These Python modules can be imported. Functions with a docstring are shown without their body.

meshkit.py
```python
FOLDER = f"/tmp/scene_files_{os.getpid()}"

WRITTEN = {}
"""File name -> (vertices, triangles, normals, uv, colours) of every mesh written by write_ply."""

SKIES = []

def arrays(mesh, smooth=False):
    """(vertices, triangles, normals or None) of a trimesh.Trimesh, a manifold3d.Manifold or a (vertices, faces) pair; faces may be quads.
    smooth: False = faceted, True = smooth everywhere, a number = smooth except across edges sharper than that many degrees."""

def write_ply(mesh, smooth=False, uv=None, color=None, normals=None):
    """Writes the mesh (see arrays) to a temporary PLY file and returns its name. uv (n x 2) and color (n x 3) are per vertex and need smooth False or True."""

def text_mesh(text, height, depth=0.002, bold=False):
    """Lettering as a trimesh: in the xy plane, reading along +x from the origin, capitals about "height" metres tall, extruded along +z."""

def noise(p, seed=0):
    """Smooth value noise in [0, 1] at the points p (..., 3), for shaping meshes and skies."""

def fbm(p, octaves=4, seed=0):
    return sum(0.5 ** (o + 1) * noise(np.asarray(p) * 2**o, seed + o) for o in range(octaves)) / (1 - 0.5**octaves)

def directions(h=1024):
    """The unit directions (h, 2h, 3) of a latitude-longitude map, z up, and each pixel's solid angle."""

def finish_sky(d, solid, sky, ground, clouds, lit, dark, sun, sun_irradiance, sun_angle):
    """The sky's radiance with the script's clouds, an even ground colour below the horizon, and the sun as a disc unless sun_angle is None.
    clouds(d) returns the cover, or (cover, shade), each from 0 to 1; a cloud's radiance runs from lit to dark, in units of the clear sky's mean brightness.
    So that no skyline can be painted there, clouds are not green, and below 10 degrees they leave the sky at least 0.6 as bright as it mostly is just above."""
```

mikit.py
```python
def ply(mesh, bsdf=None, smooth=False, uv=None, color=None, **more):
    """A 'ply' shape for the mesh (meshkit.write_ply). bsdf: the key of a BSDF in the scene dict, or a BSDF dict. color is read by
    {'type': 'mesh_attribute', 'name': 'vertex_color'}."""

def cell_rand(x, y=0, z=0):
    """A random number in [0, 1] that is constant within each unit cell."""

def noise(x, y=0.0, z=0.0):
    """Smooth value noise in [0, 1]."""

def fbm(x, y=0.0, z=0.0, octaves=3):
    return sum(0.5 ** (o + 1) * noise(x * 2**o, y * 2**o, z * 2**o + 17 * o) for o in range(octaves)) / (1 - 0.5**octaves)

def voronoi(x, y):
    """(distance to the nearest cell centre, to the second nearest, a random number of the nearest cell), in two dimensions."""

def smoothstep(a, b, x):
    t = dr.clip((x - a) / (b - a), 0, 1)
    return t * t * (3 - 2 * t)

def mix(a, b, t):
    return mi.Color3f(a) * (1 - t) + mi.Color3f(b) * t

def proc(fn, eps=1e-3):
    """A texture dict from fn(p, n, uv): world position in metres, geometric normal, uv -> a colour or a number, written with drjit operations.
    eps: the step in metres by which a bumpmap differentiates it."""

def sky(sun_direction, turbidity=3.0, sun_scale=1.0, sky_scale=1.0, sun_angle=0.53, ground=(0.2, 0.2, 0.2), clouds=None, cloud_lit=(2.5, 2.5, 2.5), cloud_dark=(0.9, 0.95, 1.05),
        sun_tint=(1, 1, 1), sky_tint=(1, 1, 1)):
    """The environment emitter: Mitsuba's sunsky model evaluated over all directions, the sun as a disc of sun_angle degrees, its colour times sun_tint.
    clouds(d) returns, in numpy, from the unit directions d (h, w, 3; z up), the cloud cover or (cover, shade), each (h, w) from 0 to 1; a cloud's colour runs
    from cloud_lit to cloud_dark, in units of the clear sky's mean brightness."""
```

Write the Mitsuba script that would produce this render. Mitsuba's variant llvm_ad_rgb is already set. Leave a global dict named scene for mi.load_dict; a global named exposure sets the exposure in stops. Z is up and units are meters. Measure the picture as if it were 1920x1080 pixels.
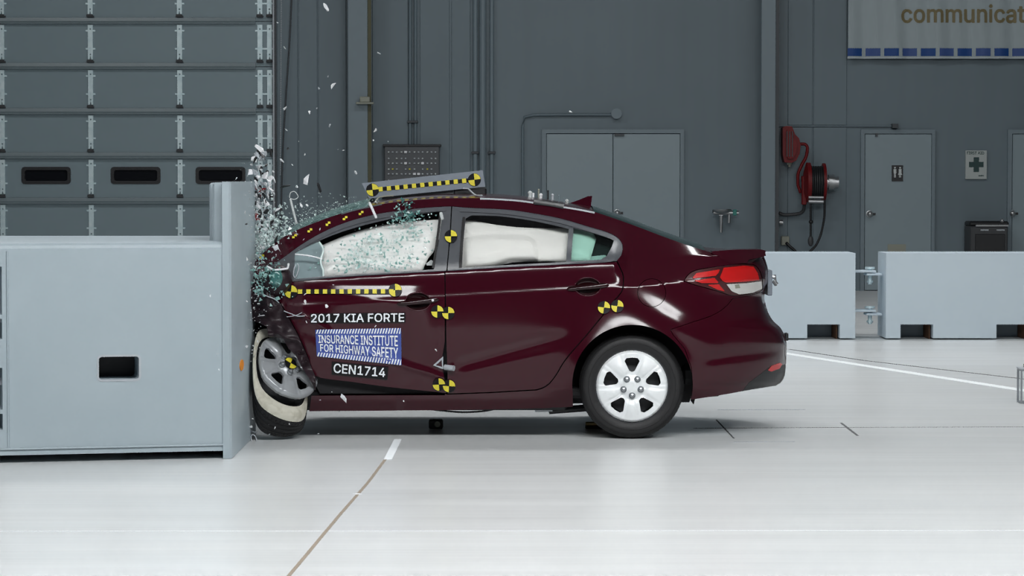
import math, random
import numpy as np
import trimesh
import shapely
from shapely.geometry import Polygon, Point, LineString, MultiPolygon, box as sbox
from shapely.ops import unary_union
from scipy.interpolate import PchipInterpolator as Pchip
import drjit as dr
import mitsuba as mi
import mikit, meshkit

rng = np.random.default_rng(7)
random.seed(7)
scene, labels = {}, {}
T = mi.ScalarTransform4f

# ------------------------------------------------------------------ camera, lamps, exposure
FPX, CAMY, CAMH, HORIZON = 5270.0, -17.0, 1.572, 338.0
TILT = math.atan((540 - HORIZON) / FPX)
F_ = np.array([0, math.cos(TILT), -math.sin(TILT)])
U_ = np.array([0, math.sin(TILT), math.cos(TILT)])
scene['camera'] = {'type': 'perspective', 'fov_axis': 'x', 'fov': math.degrees(2 * math.atan(960 / FPX)),
                   'near_clip': 0.5, 'far_clip': 200.0,
                   'to_world': T().look_at(origin=[0, CAMY, CAMH], target=[0, CAMY + F_[1], CAMH + F_[2]], up=[0, 0, 1])}
exposure = 0.0
LAMP = 10.3
# the hall's ceiling light banks: (x, y, z, half-length x, half-length y, tilt about x in degrees, strength)
BANKS = [(-4.4, -9.0, 6.9, 2.35, .95, 40, 0.92), (0.5, -9.0, 6.9, 2.35, .95, 40, 1.6), (5.4, -9.0, 6.9, 2.35, .95, 40, 1.7),
         (-3.0, 4.6, 8.0, 1.6, 0.6, -16, 1.3), (2.2, 4.6, 8.0, 1.6, 0.6, -16, 1.65),
         (-5.0, 7.4, 8.4, 1.3, 0.7, 0, 0.7), (0.8, 7.4, 8.4, 1.3, 0.7, 0, 0.75), (6.2, 7.4, 8.4, 1.3, 0.7, 10, 1.1),
         (-7.5, 13.0, 8.9, 1.6, 0.8, 14, 1.0), (0.0, 13.0, 8.9, 1.6, 0.8, 14, 1.0), (7.5, 13.0, 8.9, 1.6, 0.8, 14, 0.6)]


# ------------------------------------------------------------------ helpers
def lin(r, g, b):
    c = np.array([r, g, b]) / 255.0
    return np.where(c <= 0.04045, c / 12.92, ((c + 0.055) / 1.055) ** 2.4).tolist()


def rgb(c):
    return {'type': 'rgb', 'value': list(map(float, c))}


def pbr(name, col, rough=0.5, two=True, **kw):
    d = {'type': 'principled', 'base_color': rgb(col) if not isinstance(col, dict) else col, 'roughness': rough}
    d.update(kw)
    scene[name] = {'type': 'twosided', 'bsdf': d} if two else d


def free(key):
    if key not in scene and not any(k.startswith(key + '__') for k in scene):
        return key
    n = 1
    while f'{key}_{n:03d}' in scene or any(k.startswith(f'{key}_{n:03d}__') for k in scene):
        n += 1
    return f'{key}_{n:03d}'


_count = {}


def key_of(name, parent=None):
    base = (parent + '__' if parent else '') + name
    n = _count.get(base, 0)
    _count[base] = n + 1
    return base if n == 0 else f'{base}_{n:03d}'


def tag(key, label=None, cat=None, group=None, kind=None):
    d = labels.setdefault(key, {})
    for k, v in (('label', label), ('category', cat), ('group', group), ('kind', kind)):
        if v:
            d[k] = v
    return key


def add(name, mesh, mat, parent=None, smooth=30, label=None, cat=None, group=None, kind=None, color=None, **more):
    key = key_of(name, parent)
    scene[key] = mikit.ply(mesh, mat, smooth=smooth, color=color, **more)
    if label or cat or group or kind:
        tag(key, label, cat, group, kind)
    return key


def thing(name, label, cat, group=None, kind=None):
    return tag(key_of(name), label, cat, group, kind)


def P(px, py, Y):
    """the world point seen at a photograph position at the depth Y"""
    px, py, Y = np.broadcast_arrays(np.asarray(px, float), np.asarray(py, float), np.asarray(Y, float))
    r, u = (px - 960) / FPX, (540 - py) / FPX
    dy, dz = F_[1] + u * U_[1], F_[2] + u * U_[2]
    t = (Y - CAMY) / dy
    return np.stack([r * t, Y, CAMH + dz * t], -1)


def G(px, py, z=0.0):
    px, py = np.asarray(px, float), np.asarray(py, float)
    r, u = (px - 960) / FPX, (540 - py) / FPX
    dy, dz = F_[1] + u * U_[1], F_[2] + u * U_[2]
    t = (z - CAMH) / dz
    return np.stack([r * t, CAMY + dy * t, np.full_like(r * t, z)], -1)


def tm(v, f):
    return trimesh.Trimesh(np.asarray(v, float), np.asarray(f, int), process=False)


def cat(*ms):
    ms = [m for g in ms for m in (g if isinstance(g, (list, tuple)) else [g])]
    return trimesh.util.concatenate(ms)


def box(x0, x1, y0, y1, z0, z1, b=0.0):
    x0, x1 = sorted((x0, x1)); y0, y1 = sorted((y0, y1)); z0, z1 = sorted((z0, z1))
    if b <= 0:
        m = trimesh.creation.box((x1 - x0, y1 - y0, z1 - z0))
        m.apply_translation([(x0 + x1) / 2, (y0 + y1) / 2, (z0 + z1) / 2])
        return m
    b = min(b, (x1 - x0) * .45, (y1 - y0) * .45, (z1 - z0) * .45)
    pts = []
    for sx in (0, 1):
        for sy in (0, 1):
            for sz in (0, 1):
                X, Y, Z = (x0, x1)[sx], (y0, y1)[sy], (z0, z1)[sz]
                ix, iy, iz = (b, -b)[sx], (b, -b)[sy], (b, -b)[sz]
                pts += [[X, Y + iy, Z + iz], [X + ix, Y, Z + iz], [X + ix, Y + iy, Z]]
    return trimesh.convex.convex_hull(np.array(pts))


def prism(poly, y0, y1):
    """polygon in (x, z), extruded from y0 to y1"""
    out = []
    for g in getattr(poly, 'geoms', [poly]):
        m = trimesh.creation.extrude_polygon(g, y1 - y0, engine='earcut')
        v = m.vertices
        m = tm(np.stack([v[:, 0], y0 + v[:, 2], v[:, 1]], 1), m.faces[:, ::-1])
        out.append(m)
    return cat(out)


def frame_of(d):
    d = np.asarray(d, float) / np.linalg.norm(d)
    a = np.cross(d, [0, 0, 1.0] if abs(d[2]) < 0.9 else [1.0, 0, 0])
    a /= np.linalg.norm(a)
    return d, a, np.cross(d, a)


def cyl(p0, p1, r0, r1=None, n=20, cap=True):
    p0, p1 = np.asarray(p0, float), np.asarray(p1, float)
    r1 = r0 if r1 is None else r1
    d, a, b = frame_of(p1 - p0)
    th = np.arange(n) * 2 * np.pi / n
    ring = np.cos(th)[:, None] * a + np.sin(th)[:, None] * b
    v = np.vstack([p0 + ring * r0, p1 + ring * r1, [p0], [p1]])
    i = np.arange(n); j = (i + 1) % n
    f = [np.stack([i, j, j + n], 1), np.stack([i, j + n, i + n], 1)]
    if cap:
        f += [np.stack([j, i, i * 0 + 2 * n], 1), np.stack([i + n, j + n, i * 0 + 2 * n + 1], 1)]
    return tm(v, np.vstack(f))


def tube(pts, r, n=8):
    pts = np.asarray(pts, float)
    if len(pts) > 2:
        s = np.r_[0, np.cumsum(np.linalg.norm(np.diff(pts, axis=0), axis=1))]
        q = np.linspace(0, s[-1], max(len(pts) * 4, 8))
        pts = Pchip(s, pts)(q)
    t = np.gradient(pts, axis=0)
    t /= np.linalg.norm(t, axis=1, keepdims=True) + 1e-12
    a = np.cross(t, [0.31, 0.17, 0.93]); a /= np.linalg.norm(a, axis=1, keepdims=True) + 1e-12
    b = np.cross(t, a)
    th = np.arange(n) * 2 * np.pi / n
    v = (pts[:, None] + r * (np.cos(th)[None, :, None] * a[:, None] + np.sin(th)[None, :, None] * b[:, None])).reshape(-1, 3)
    m = len(pts)
    i, j = np.meshgrid(np.arange(m - 1), np.arange(n), indexing='ij')
    k = (j + 1) % n
    f = np.vstack([np.stack([i * n + j, i * n + k, (i + 1) * n + k], -1).reshape(-1, 3), np.stack([i * n + j, (i + 1) * n + k, (i + 1) * n + j], -1).reshape(-1, 3)])
    v = np.vstack([v, pts[:1], pts[-1:]])
    jj = np.arange(n); kk = (jj + 1) % n
    f = np.vstack([f, np.stack([kk, jj, jj * 0 + m * n], 1), np.stack([(m - 1) * n + jj, (m - 1) * n + kk, jj * 0 + m * n + 1], 1)])
    return tm(v, f)


def lathe(prof, n=64, close=False):
    """profile of (radius, height along the axis); axis = +y"""
    prof = np.asarray(prof, float)
    th = np.arange(n) * 2 * np.pi / n
    v = np.stack([prof[:, None, 0] * np.cos(th), np.broadcast_to(prof[:, None, 1], (len(prof), n)), prof[:, None, 0] * np.sin(th)], -1).reshape(-1, 3)
    m = len(prof)
    i, j = np.meshgrid(np.arange(m if close else m - 1), np.arange(n), indexing='ij')
    k, i2 = (j + 1) % n, (i + 1) % m
    f = np.vstack([np.stack([i * n + j, i * n + k, i2 * n + k], -1).reshape(-1, 3), np.stack([i * n + j, i2 * n + k, i2 * n + j], -1).reshape(-1, 3)])
    return tm(v, f)


def rounded(x0, y0, x1, y1, r):
    return sbox(x0 + r, y0 + r, x1 - r, y1 - r).buffer(r, quad_segs=4)


def clip_grid(poly, step, fn, depth=0.0, back=(0, 1, 0)):
    """the polygon cut into a fine grid, its points mapped by fn(u, v) -> 3D; the rim turned in by depth"""
    x0, y0, x1, y1 = poly.bounds
    gx = np.arange(math.floor(x0 / step), math.ceil(x1 / step) + 1) * step
    gy = np.arange(math.floor(y0 / step), math.ceil(y1 / step) + 1) * step
    X, Y = np.meshgrid(gx[:-1], gy[:-1], indexing='ij')
    X, Y = X.ravel(), Y.ravel()
    cells = shapely.box(X, Y, X + step, Y + step)
    shapely.prepare(poly)
    inside = shapely.contains(poly, cells)
    part = shapely.intersects(poly, cells) & ~inside
    V, idx, Fc = [], {}, []

    def vid(x, y):
        k = (round(x * 1000), round(y * 1000))
        if k not in idx:
            idx[k] = len(V); V.append((x, y))
        return idx[k]

    for x, y in zip(X[inside], Y[inside]):
        a, b, c, d = vid(x, y), vid(x + step, y), vid(x + step, y + step), vid(x, y + step)
        Fc += [(a, b, c), (a, c, d)]
    for g in shapely.intersection(poly, cells[part]):
        for q in getattr(g, 'geoms', [g]):
            if q.geom_type != 'Polygon' or q.area < 1e-7 * step * step:
                continue
            vv, ff = trimesh.creation.triangulate_polygon(q, engine='earcut')
            ids = [vid(*p) for p in vv]
            for t in ff:
                t = tuple(ids[k] for k in t)
                if len(set(t)) == 3:
                    Fc.append(t)
    V, Fc = np.array(V), np.array(Fc)
    e1, e2 = V[Fc[:, 1]] - V[Fc[:, 0]], V[Fc[:, 2]] - V[Fc[:, 0]]
    area = e1[:, 0] * e2[:, 1] - e1[:, 1] * e2[:, 0]
    Fc[area < 0] = Fc[area < 0][:, ::-1]
    W = fn(V[:, 0], V[:, 1])
    n = np.cross(W[Fc[:, 1]] - W[Fc[:, 0]], W[Fc[:, 2]] - W[Fc[:, 0]]).sum(0)
    flip = np.dot(n, back) > 0
    if depth > 0:
        e = np.vstack([Fc[:, [0, 1]], Fc[:, [1, 2]], Fc[:, [2, 0]]])
        s = np.sort(e, 1)
        u, inv, cnt = np.unique(s, axis=0, return_inverse=True, return_counts=True)
        e = e[cnt[inv.ravel()] == 1]
        m = len(W)
        A, B = W[e[:, 0]], W[e[:, 1]]
        off = np.asarray(back) * depth
        k = len(e)
        i = np.arange(k)
        W = np.vstack([W, A, B, B + off, A + off])
        Fc = np.vstack([Fc, np.stack([m + i + k, m + i, m + i + 3 * k], 1), np.stack([m + i + k, m + i + 3 * k, m + i + 2 * k], 1)])
    if flip:
        Fc = Fc[:, ::-1]
    return tm(W, Fc)


# ------------------------------------------------------------------ materials
def floor_color(p, n, uv):
    s = mikit.fbm(p.x * 0.55, p.y * 6.0, 1.0, octaves=4)
    b = mikit.fbm(p.x * 0.5, p.y * 0.5, 5.0, octaves=3)
    c = mikit.noise(p.x * 1.3, p.y * 40.0, 9.0)
    v = 0.565 + 0.05 * (s - 0.5) + 0.09 * (b - 0.5) + 0.02 * (c - 0.5)
    return mi.Color3f(v * 0.975, v * 1.0, v * 1.0)


def floor_rough(p, n, uv):
    return 0.20 + 0.16 * mikit.fbm(p.x * 0.8, p.y * 3.0, 3.0, octaves=3)


def wall_color(p, n, uv):
    v = 0.150 + 0.018 * (mikit.fbm(p.x * 0.8, p.z * 0.8, p.y, octaves=3) - 0.5) + 0.010 * (mikit.fbm(p.x * 9, p.z * 0.6, 2.0, octaves=3) - 0.5)
    return mi.Color3f(v * 0.95, v * 1.25, v * 1.43)


def white_block(p, n, uv):
    s = mikit.fbm(p.x * 3, p.z * 3, p.y, octaves=3)
    d = mikit.smoothstep(0.80, 0.90, mikit.noise(p.x * 28, p.z * 28, p.y * 5)) * mikit.smoothstep(0.55, 0.7, s)
    return mikit.mix(mikit.mix(mi.Color3f(0.515, 0.60, 0.66), mi.Color3f(0.565, 0.65, 0.705), s), mi.Color3f(0.25, 0.3, 0.33), d)


def barrier_color(p, n, uv):
    s = mikit.fbm(p.x * 2.2, p.z * 2.2, p.y * 2, octaves=4)
    v = mikit.mix(mi.Color3f(0.325, 0.393, 0.432), mi.Color3f(0.383, 0.446, 0.48), s)
    return v


def galv(p, n, uv):
    s = mikit.fbm(p.x * 20, p.z * 20, p.y, octaves=2)
    return mikit.mix(mi.Color3f(0.55, 0.70, 0.74), mi.Color3f(0.74, 0.86, 0.88), s)


def tyre_dust(p, n, uv):
    s = mikit.fbm(p.x * 25, p.y * 25, p.z * 25, octaves=3)
    return mikit.mix(mi.Color3f(0.50, 0.48, 0.39), mi.Color3f(0.62, 0.60, 0.51), mikit.smoothstep(0.25, 0.6, s))


pbr('m_floor', mikit.proc(floor_color), mikit.proc(floor_rough), specular=0.45)
pbr('m_wall', mikit.proc(wall_color), 0.45, specular=0.4)
pbr('m_wall_trim', (0.175, 0.225, 0.255), 0.4, specular=0.4)
pbr('m_wall_dark', (0.05, 0.058, 0.066), 0.5)
pbr('m_hall', (0.07, 0.075, 0.08), 0.8)
pbr('m_hall_light', (0.30, 0.32, 0.33), 0.8)
pbr('m_door_leaf', (0.235, 0.30, 0.33), 0.38, specular=0.5)
pbr('m_shutter', (0.215, 0.285, 0.315), 0.4, specular=0.45)
pbr('m_shutter_bar', (0.18, 0.23, 0.25), 0.35, specular=0.5)
pbr('m_galv', mikit.proc(galv), 0.4, metallic=0.3, specular=0.5)
pbr('m_black', (0.012, 0.013, 0.015), 0.45)
pbr('m_black_gloss', (0.008, 0.009, 0.012), 0.12)
pbr('m_dark_grey', (0.045, 0.048, 0.052), 0.5)
pbr('m_white', (0.75, 0.76, 0.78), 0.5)
pbr('m_offwhite', (0.52, 0.55, 0.55), 0.5)
pbr('m_grey', (0.22, 0.24, 0.26), 0.45)
pbr('m_lightgrey', (0.4, 0.43, 0.46), 0.45)
pbr('m_block', mikit.proc(white_block), 0.55, specular=0.35)
pbr('m_barrier', mikit.proc(barrier_color), 0.42, specular=0.45)
pbr('m_rust', (0.10, 0.045, 0.022), 0.8)
pbr('m_steel', (0.45, 0.46, 0.47), 0.3, metallic=0.85)
pbr('m_brass', (0.35, 0.28, 0.12), 0.35, metallic=0.7)
pbr('m_red', (0.15, 0.005, 0.007), 0.45, specular=0.3)
pbr('m_orange', (0.72, 0.24, 0.01), 0.5)
pbr('m_green_sign', (0.012, 0.045, 0.045), 0.5)
pbr('m_banner', (0.36, 0.42, 0.44), 0.7)  # white cloth toned grey, putting the weak light up there into its colour
pbr('m_banner_hem', (0.45, 0.5, 0.52), 0.7)
pbr('m_blue_a', (0.006, 0.055, 0.23), 0.6)
pbr('m_blue_b', (0.04, 0.085, 0.26), 0.6)
pbr('m_ochre', (0.19, 0.155, 0.075), 0.6)
pbr('m_teal_valve', (0.02, 0.2, 0.17), 0.4)
pbr('m_beige', (0.28, 0.29, 0.24), 0.5)
pbr('m_joint', (0.23, 0.19, 0.15), 0.8)
pbr('m_joint_dark', (0.10, 0.105, 0.11), 0.7)
pbr('m_line_faint', (0.72, 0.75, 0.76), 0.5)
pbr('m_line', (0.83, 0.87, 0.88), 0.5)
pbr('m_tape', (0.75, 0.78, 0.80), 0.6)

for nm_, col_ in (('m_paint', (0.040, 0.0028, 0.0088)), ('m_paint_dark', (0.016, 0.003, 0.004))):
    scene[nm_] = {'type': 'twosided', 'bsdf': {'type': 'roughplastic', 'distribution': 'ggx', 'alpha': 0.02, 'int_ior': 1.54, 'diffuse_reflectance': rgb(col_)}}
pbr('m_crumple', (0.020, 0.010, 0.014), 0.42, specular=0.35, clearcoat=0.2)
pbr('m_wreck', (0.02, 0.02, 0.022), 0.6)
pbr('m_trim', (0.088, 0.094, 0.105), 0.34, specular=0.6)
pbr('m_rubber', (0.010, 0.010, 0.011), 0.6)
pbr('m_interior', (0.016, 0.016, 0.018), 0.8)
pbr('m_airbag', (0.88, 0.885, 0.86), 0.75)
pbr('m_tyre', (0.016, 0.016, 0.017), 0.55, specular=0.4)
pbr('m_tyre_dust', mikit.proc(tyre_dust), 0.8)
pbr('m_hubcap', (0.86, 0.89, 0.90), 0.35, metallic=0.05, specular=0.6)
pbr('m_hubcap_shaded', (0.40, 0.42, 0.44), 0.3, metallic=0.3, specular=0.6)  # same hubcap silver, darkened to put the front wheel's shade into its colour
pbr('m_nut', (0.36, 0.38, 0.40), 0.3, metallic=0.8)
pbr('m_lamp_red', (0.55, 0.008, 0.008), 0.15, clearcoat=1.0)
pbr('m_lamp_dark', (0.05, 0.004, 0.006), 0.15, clearcoat=1.0)
pbr('m_lamp_clear', (0.62, 0.62, 0.60), 0.12, clearcoat=1.0)
pbr('m_sticker_black', (0.010, 0.010, 0.011), 0.4, specular=0.2)
pbr('m_yellow', (0.72, 0.62, 0.05), 0.55)
pbr('m_sticker_white', (0.80, 0.83, 0.86), 0.5)
pbr('m_sticker_blue', (0.05, 0.085, 0.33), 0.45)
pbr('m_plate_grey', (0.20, 0.23, 0.27), 0.45)
pbr('m_shard', (0.27, 0.47, 0.44), 0.25, specular=0.8)
pbr('m_shard_pale', (0.58, 0.70, 0.68), 0.25, specular=0.8)
pbr('m_shard_dark', (0.05, 0.16, 0.15), 0.2, specular=0.8)
pbr('m_print', {'type': 'mesh_attribute', 'name': 'vertex_color'}, 0.5)
scene['m_glass'] = {'type': 'thindielectric', 'int_ior': 1.5, 'specular_transmittance': rgb((1.0, 1.0, 0.99))}
scene['m_glass_green'] = {'type': 'thindielectric', 'int_ior': 1.5, 'specular_transmittance': rgb((0.70, 0.93, 0.86))}
scene['m_acrylic'] = {'type': 'thindielectric', 'int_ior': 1.45, 'specular_transmittance': rgb((0.96, 0.98, 0.98))}
pbr('m_rear_glass', (0.012, 0.028, 0.027), 0.06, specular=0.6)
pbr('m_crazed', (0.23, 0.30, 0.315), 0.3, specular=0.6)


def cracked(p, n, uv):
    a, b, k = mikit.voronoi(p.x * 22, p.y * 22)
    e = 1 - mikit.smoothstep(0.02, 0.12, b - a)
    return mikit.mix(mikit.mix(mi.Color3f(0.025, 0.065, 0.062), mi.Color3f(0.07, 0.14, 0.135), k), mi.Color3f(0.30, 0.42, 0.40), e * 0.8)


pbr('m_cracked', mikit.proc(cracked), 0.25, specular=0.6)


ZC = 9.6                       # ceiling height
# ------------------------------------------------------------------ ceiling light banks (out of the picture, over and before the car)
for k, (x, y, z, hx, hy, tilt, s) in enumerate(BANKS):
    lk = thing('light_bank', 'rectangular studio light bank hung under the hall ceiling', 'light', 'light banks under the ceiling')
    R = trimesh.transformations.rotation_matrix(math.radians(tilt), [1, 0, 0])
    R[:3, 3] = [x, y, z]
    face = tm([[-hx, -hy, 0], [-hx, hy, 0], [hx, hy, 0], [hx, -hy, 0]], [(0, 1, 2), (0, 2, 3)]).apply_transform(R)
    key = add('diffuser', face, 'm_white', lk, smooth=False)
    scene[key]['emitter'] = {'type': 'area', 'radiance': rgb(np.array([0.985, 1.0, 1.005]) * LAMP * s)}
    hood = cat(box(-hx - .04, hx + .04, -hy - .04, hy + .04, .02, .22), box(-hx - .04, -hx, -hy, hy, -.04, .1), box(hx, hx + .04, -hy, hy, -.04, .1), box(-hx - .04, hx + .04, -hy - .04, -hy, -.04, .1), box(-hx - .04, hx + .04, hy, hy + .04, -.04, .1)).apply_transform(R)
    add('housing', hood, 'm_hall', lk, smooth=False)
    add('hanger', cat(cyl([x - hx * .7, y, z + .2], [x - hx * .7, y, ZC], .02, n=8), cyl([x + hx * .7, y, z + .2], [x + hx * .7, y, ZC], .02, n=8)), 'm_hall', lk, smooth=False)


# ------------------------------------------------------------------ the hall
YW = 23.0                      # back wall


def wx(px, Y=YW):
    return float(P(px, 540, Y)[0])


def wz(py, Y=YW):
    return float(P(960, py, Y)[2])


def wrect(x0, y0, x1, y1, Y, depth, b=0.0):
    """a box whose front face at depth Y fills the photo rectangle"""
    return box(wx(x0, Y), wx(x1, Y), Y, Y + depth, wz(y1, Y), wz(y0, Y), b)


add('floor', box(-24, 24, -25, 24, -0.4, 0.0), 'm_floor', smooth=False, kind='structure', label='glossy pale grey epoxy floor of the crash hall')
add('ceiling', box(-24, 24, -25, 24, ZC, ZC + 0.2), 'm_hall', smooth=False, kind='structure', label='dark high ceiling of the hall')
add('wall_left', box(-24.2, -24, -25, 24, -0.4, ZC), 'm_hall_light', smooth=False, kind='structure', label='left side wall of the hall')
add('wall_right', box(24, 24.2, -25, 24, -0.4, ZC), 'm_hall_light', smooth=False, kind='structure', label='right side wall of the hall')
add('wall_front', box(-24.2, 24.2, -25.2, -25, -0.4, ZC), 'm_hall', smooth=False, kind='structure', label='wall of the hall behind the camera')
opening = sbox(wx(-340), -0.5, wx(515), wz(-150))
wall_poly = sbox(-24.2, -0.4, 24.2, ZC).difference(opening)
add('wall_back', prism(wall_poly, YW, YW + 0.3), 'm_wall', smooth=False, kind='structure', label='blue grey painted back wall with doors and pipes')
for (a, b_, t) in [(521, 559, -150), (561, 596, -150), (598, 650, -150), (699, 766, -150), (788, 843, -150), (847, 882, -150), (1476, 1522, 236), (1524, 1586, 236)]:
    y1 = 545
    if t == 236:
        add('panel', wrect(a, -150, b_, 235, YW - 0.02, 0.03, 0.006), 'm_wall', 'wall_back', smooth=False)
        add('panel', wrect(a, 238, b_, 545, YW - 0.02, 0.03, 0.006), 'm_wall', 'wall_back', smooth=False)
    else:
        add('panel', wrect(a, t, b_, y1, YW - 0.02, 0.03, 0.006), 'm_wall', 'wall_back', smooth=False)

# sectional door
dk = tag(key_of('door_1'), 'grey sectional overhead door with galvanised hinge strips and small windows', None, None, 'structure')
rows = [-128, -44, 40, 125, 210, 293, 378, 462, 545]
cols = [-330, -163, 4, 170.5, 337.5, 513]
YD = YW + 0.10
for i in range(len(rows) - 1):
    for j in range(len(cols) - 1):
        r0, r1, c0, c1 = rows[i] + 0.6, rows[i + 1] - 0.6, cols[j] + 0.3, cols[j + 1] - 0.3
        win = None
        if i == 5 and j >= 2:
            wxs = [(44, 132), (211, 300), (370, 459)][j - 2]
            win = (wxs[0], 315, wxs[1], 343)
        poly = sbox(wx(c0, YD), wz(r1, YD), wx(c1, YD), wz(r0, YD))
        if win:
            x0, x1, z0, z1 = wx(win[0], YD), wx(win[2], YD), wz(win[3], YD), wz(win[1], YD)
            poly = poly.difference(rounded(x0, z0, x1, z1, 0.03))
        pk = add('panel', prism(poly, YD, YD + 0.05), 'm_shutter', dk, smooth=False)
        if win:
            ring = rounded(x0 - .015, z0 - .015, x1 + .015, z1 + .015, .045).difference(rounded(x0 + .03, z0 + .03, x1 - .03, z1 - .03, .03))
            add('window_frame', prism(ring, YD - 0.02, YD + 0.06), 'm_black', pk, smooth=False, label='black rubber window frame')
            add('pane', box(x0, x1, YD + 0.02, YD + 0.03, z0, z1), 'm_black_gloss', pk, smooth=False, label='dark window pane')
for i in range(1, len(rows) - 1):
    y = rows[i]
    x0, x1 = wx(-330), wx(480)
    zt, zm, zb = wz(y - 8), wz(y - 1), wz(y + 4)
    sec = Polygon([(YD, zt), (YD - .035, zt - .004), (YD - .045, zm), (YD - .075, zb + .012), (YD - .075, zb), (YD - .01, zb), (YD, zb)])
    m = trimesh.creation.extrude_polygon(sec, x1 - x0, engine='earcut')
    v = m.vertices
    add('strut', tm(np.stack([x0 + v[:, 2], v[:, 0], v[:, 1]], 1), m.faces), 'm_shutter_bar', dk, smooth=False)
for xc in (-163, 4.5, 170.5, 337.5, 488, 506):
    for i in range(len(rows) - 1):
        w = 4.6
        a, b_ = rows[i] + 6, rows[i + 1] - 14
        x0, x1, z0, z1 = wx(xc - w), wx(xc + w), wz(b_), wz(a)
        strip = sbox(x0, z0, x1, z1)
        xm = (x0 + x1) / 2
        for fz in (z1 - .06, z0 + .07, z0 + .15):
            strip = strip.difference(Point(xm, fz).buffer(.012, quad_segs=3))
        strip = strip.difference(Polygon([(xm - .016, z0 - .01), (xm + .016, z0 - .01), (xm, z0 + .05)]))
        sk = add('hinge_strip', prism(strip, YD - 0.03, YD - 0.004), 'm_galv', dk, smooth=False)
        tabs = [box(wx(xc - 9), wx(xc + 9), YD - .018, YD - .003, wz(yy + 1.6), wz(yy - 1.6)) for yy in (rows[i] + 17, rows[i + 1] - 34)]
        add('tab', cat(tabs), 'm_galv', sk, smooth=False)
        add('hinge', cat(wrect(xc - 5.5, rows[i + 1] - 13, xc + 5.5, rows[i + 1] - 8, YD - .05, .05, .004), cyl(P(xc - 6, rows[i + 1] - 9, YD - .055), P(xc + 6, rows[i + 1] - 9, YD - .055), .012, n=8)), 'm_dark_grey', sk, smooth=False)
add('trim_1', wrect(512.8, -150, 515.5, 545, YW - .08, .12), 'm_lightgrey', smooth=False, kind='structure', label='pale steel track angle beside the overhead door')
add('trim_2', wrect(515.6, -150, 519.5, 545, YW - .03, .05), 'm_wall_dark', smooth=False, kind='structure', label='dark seal strip beside the overhead door')
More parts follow.
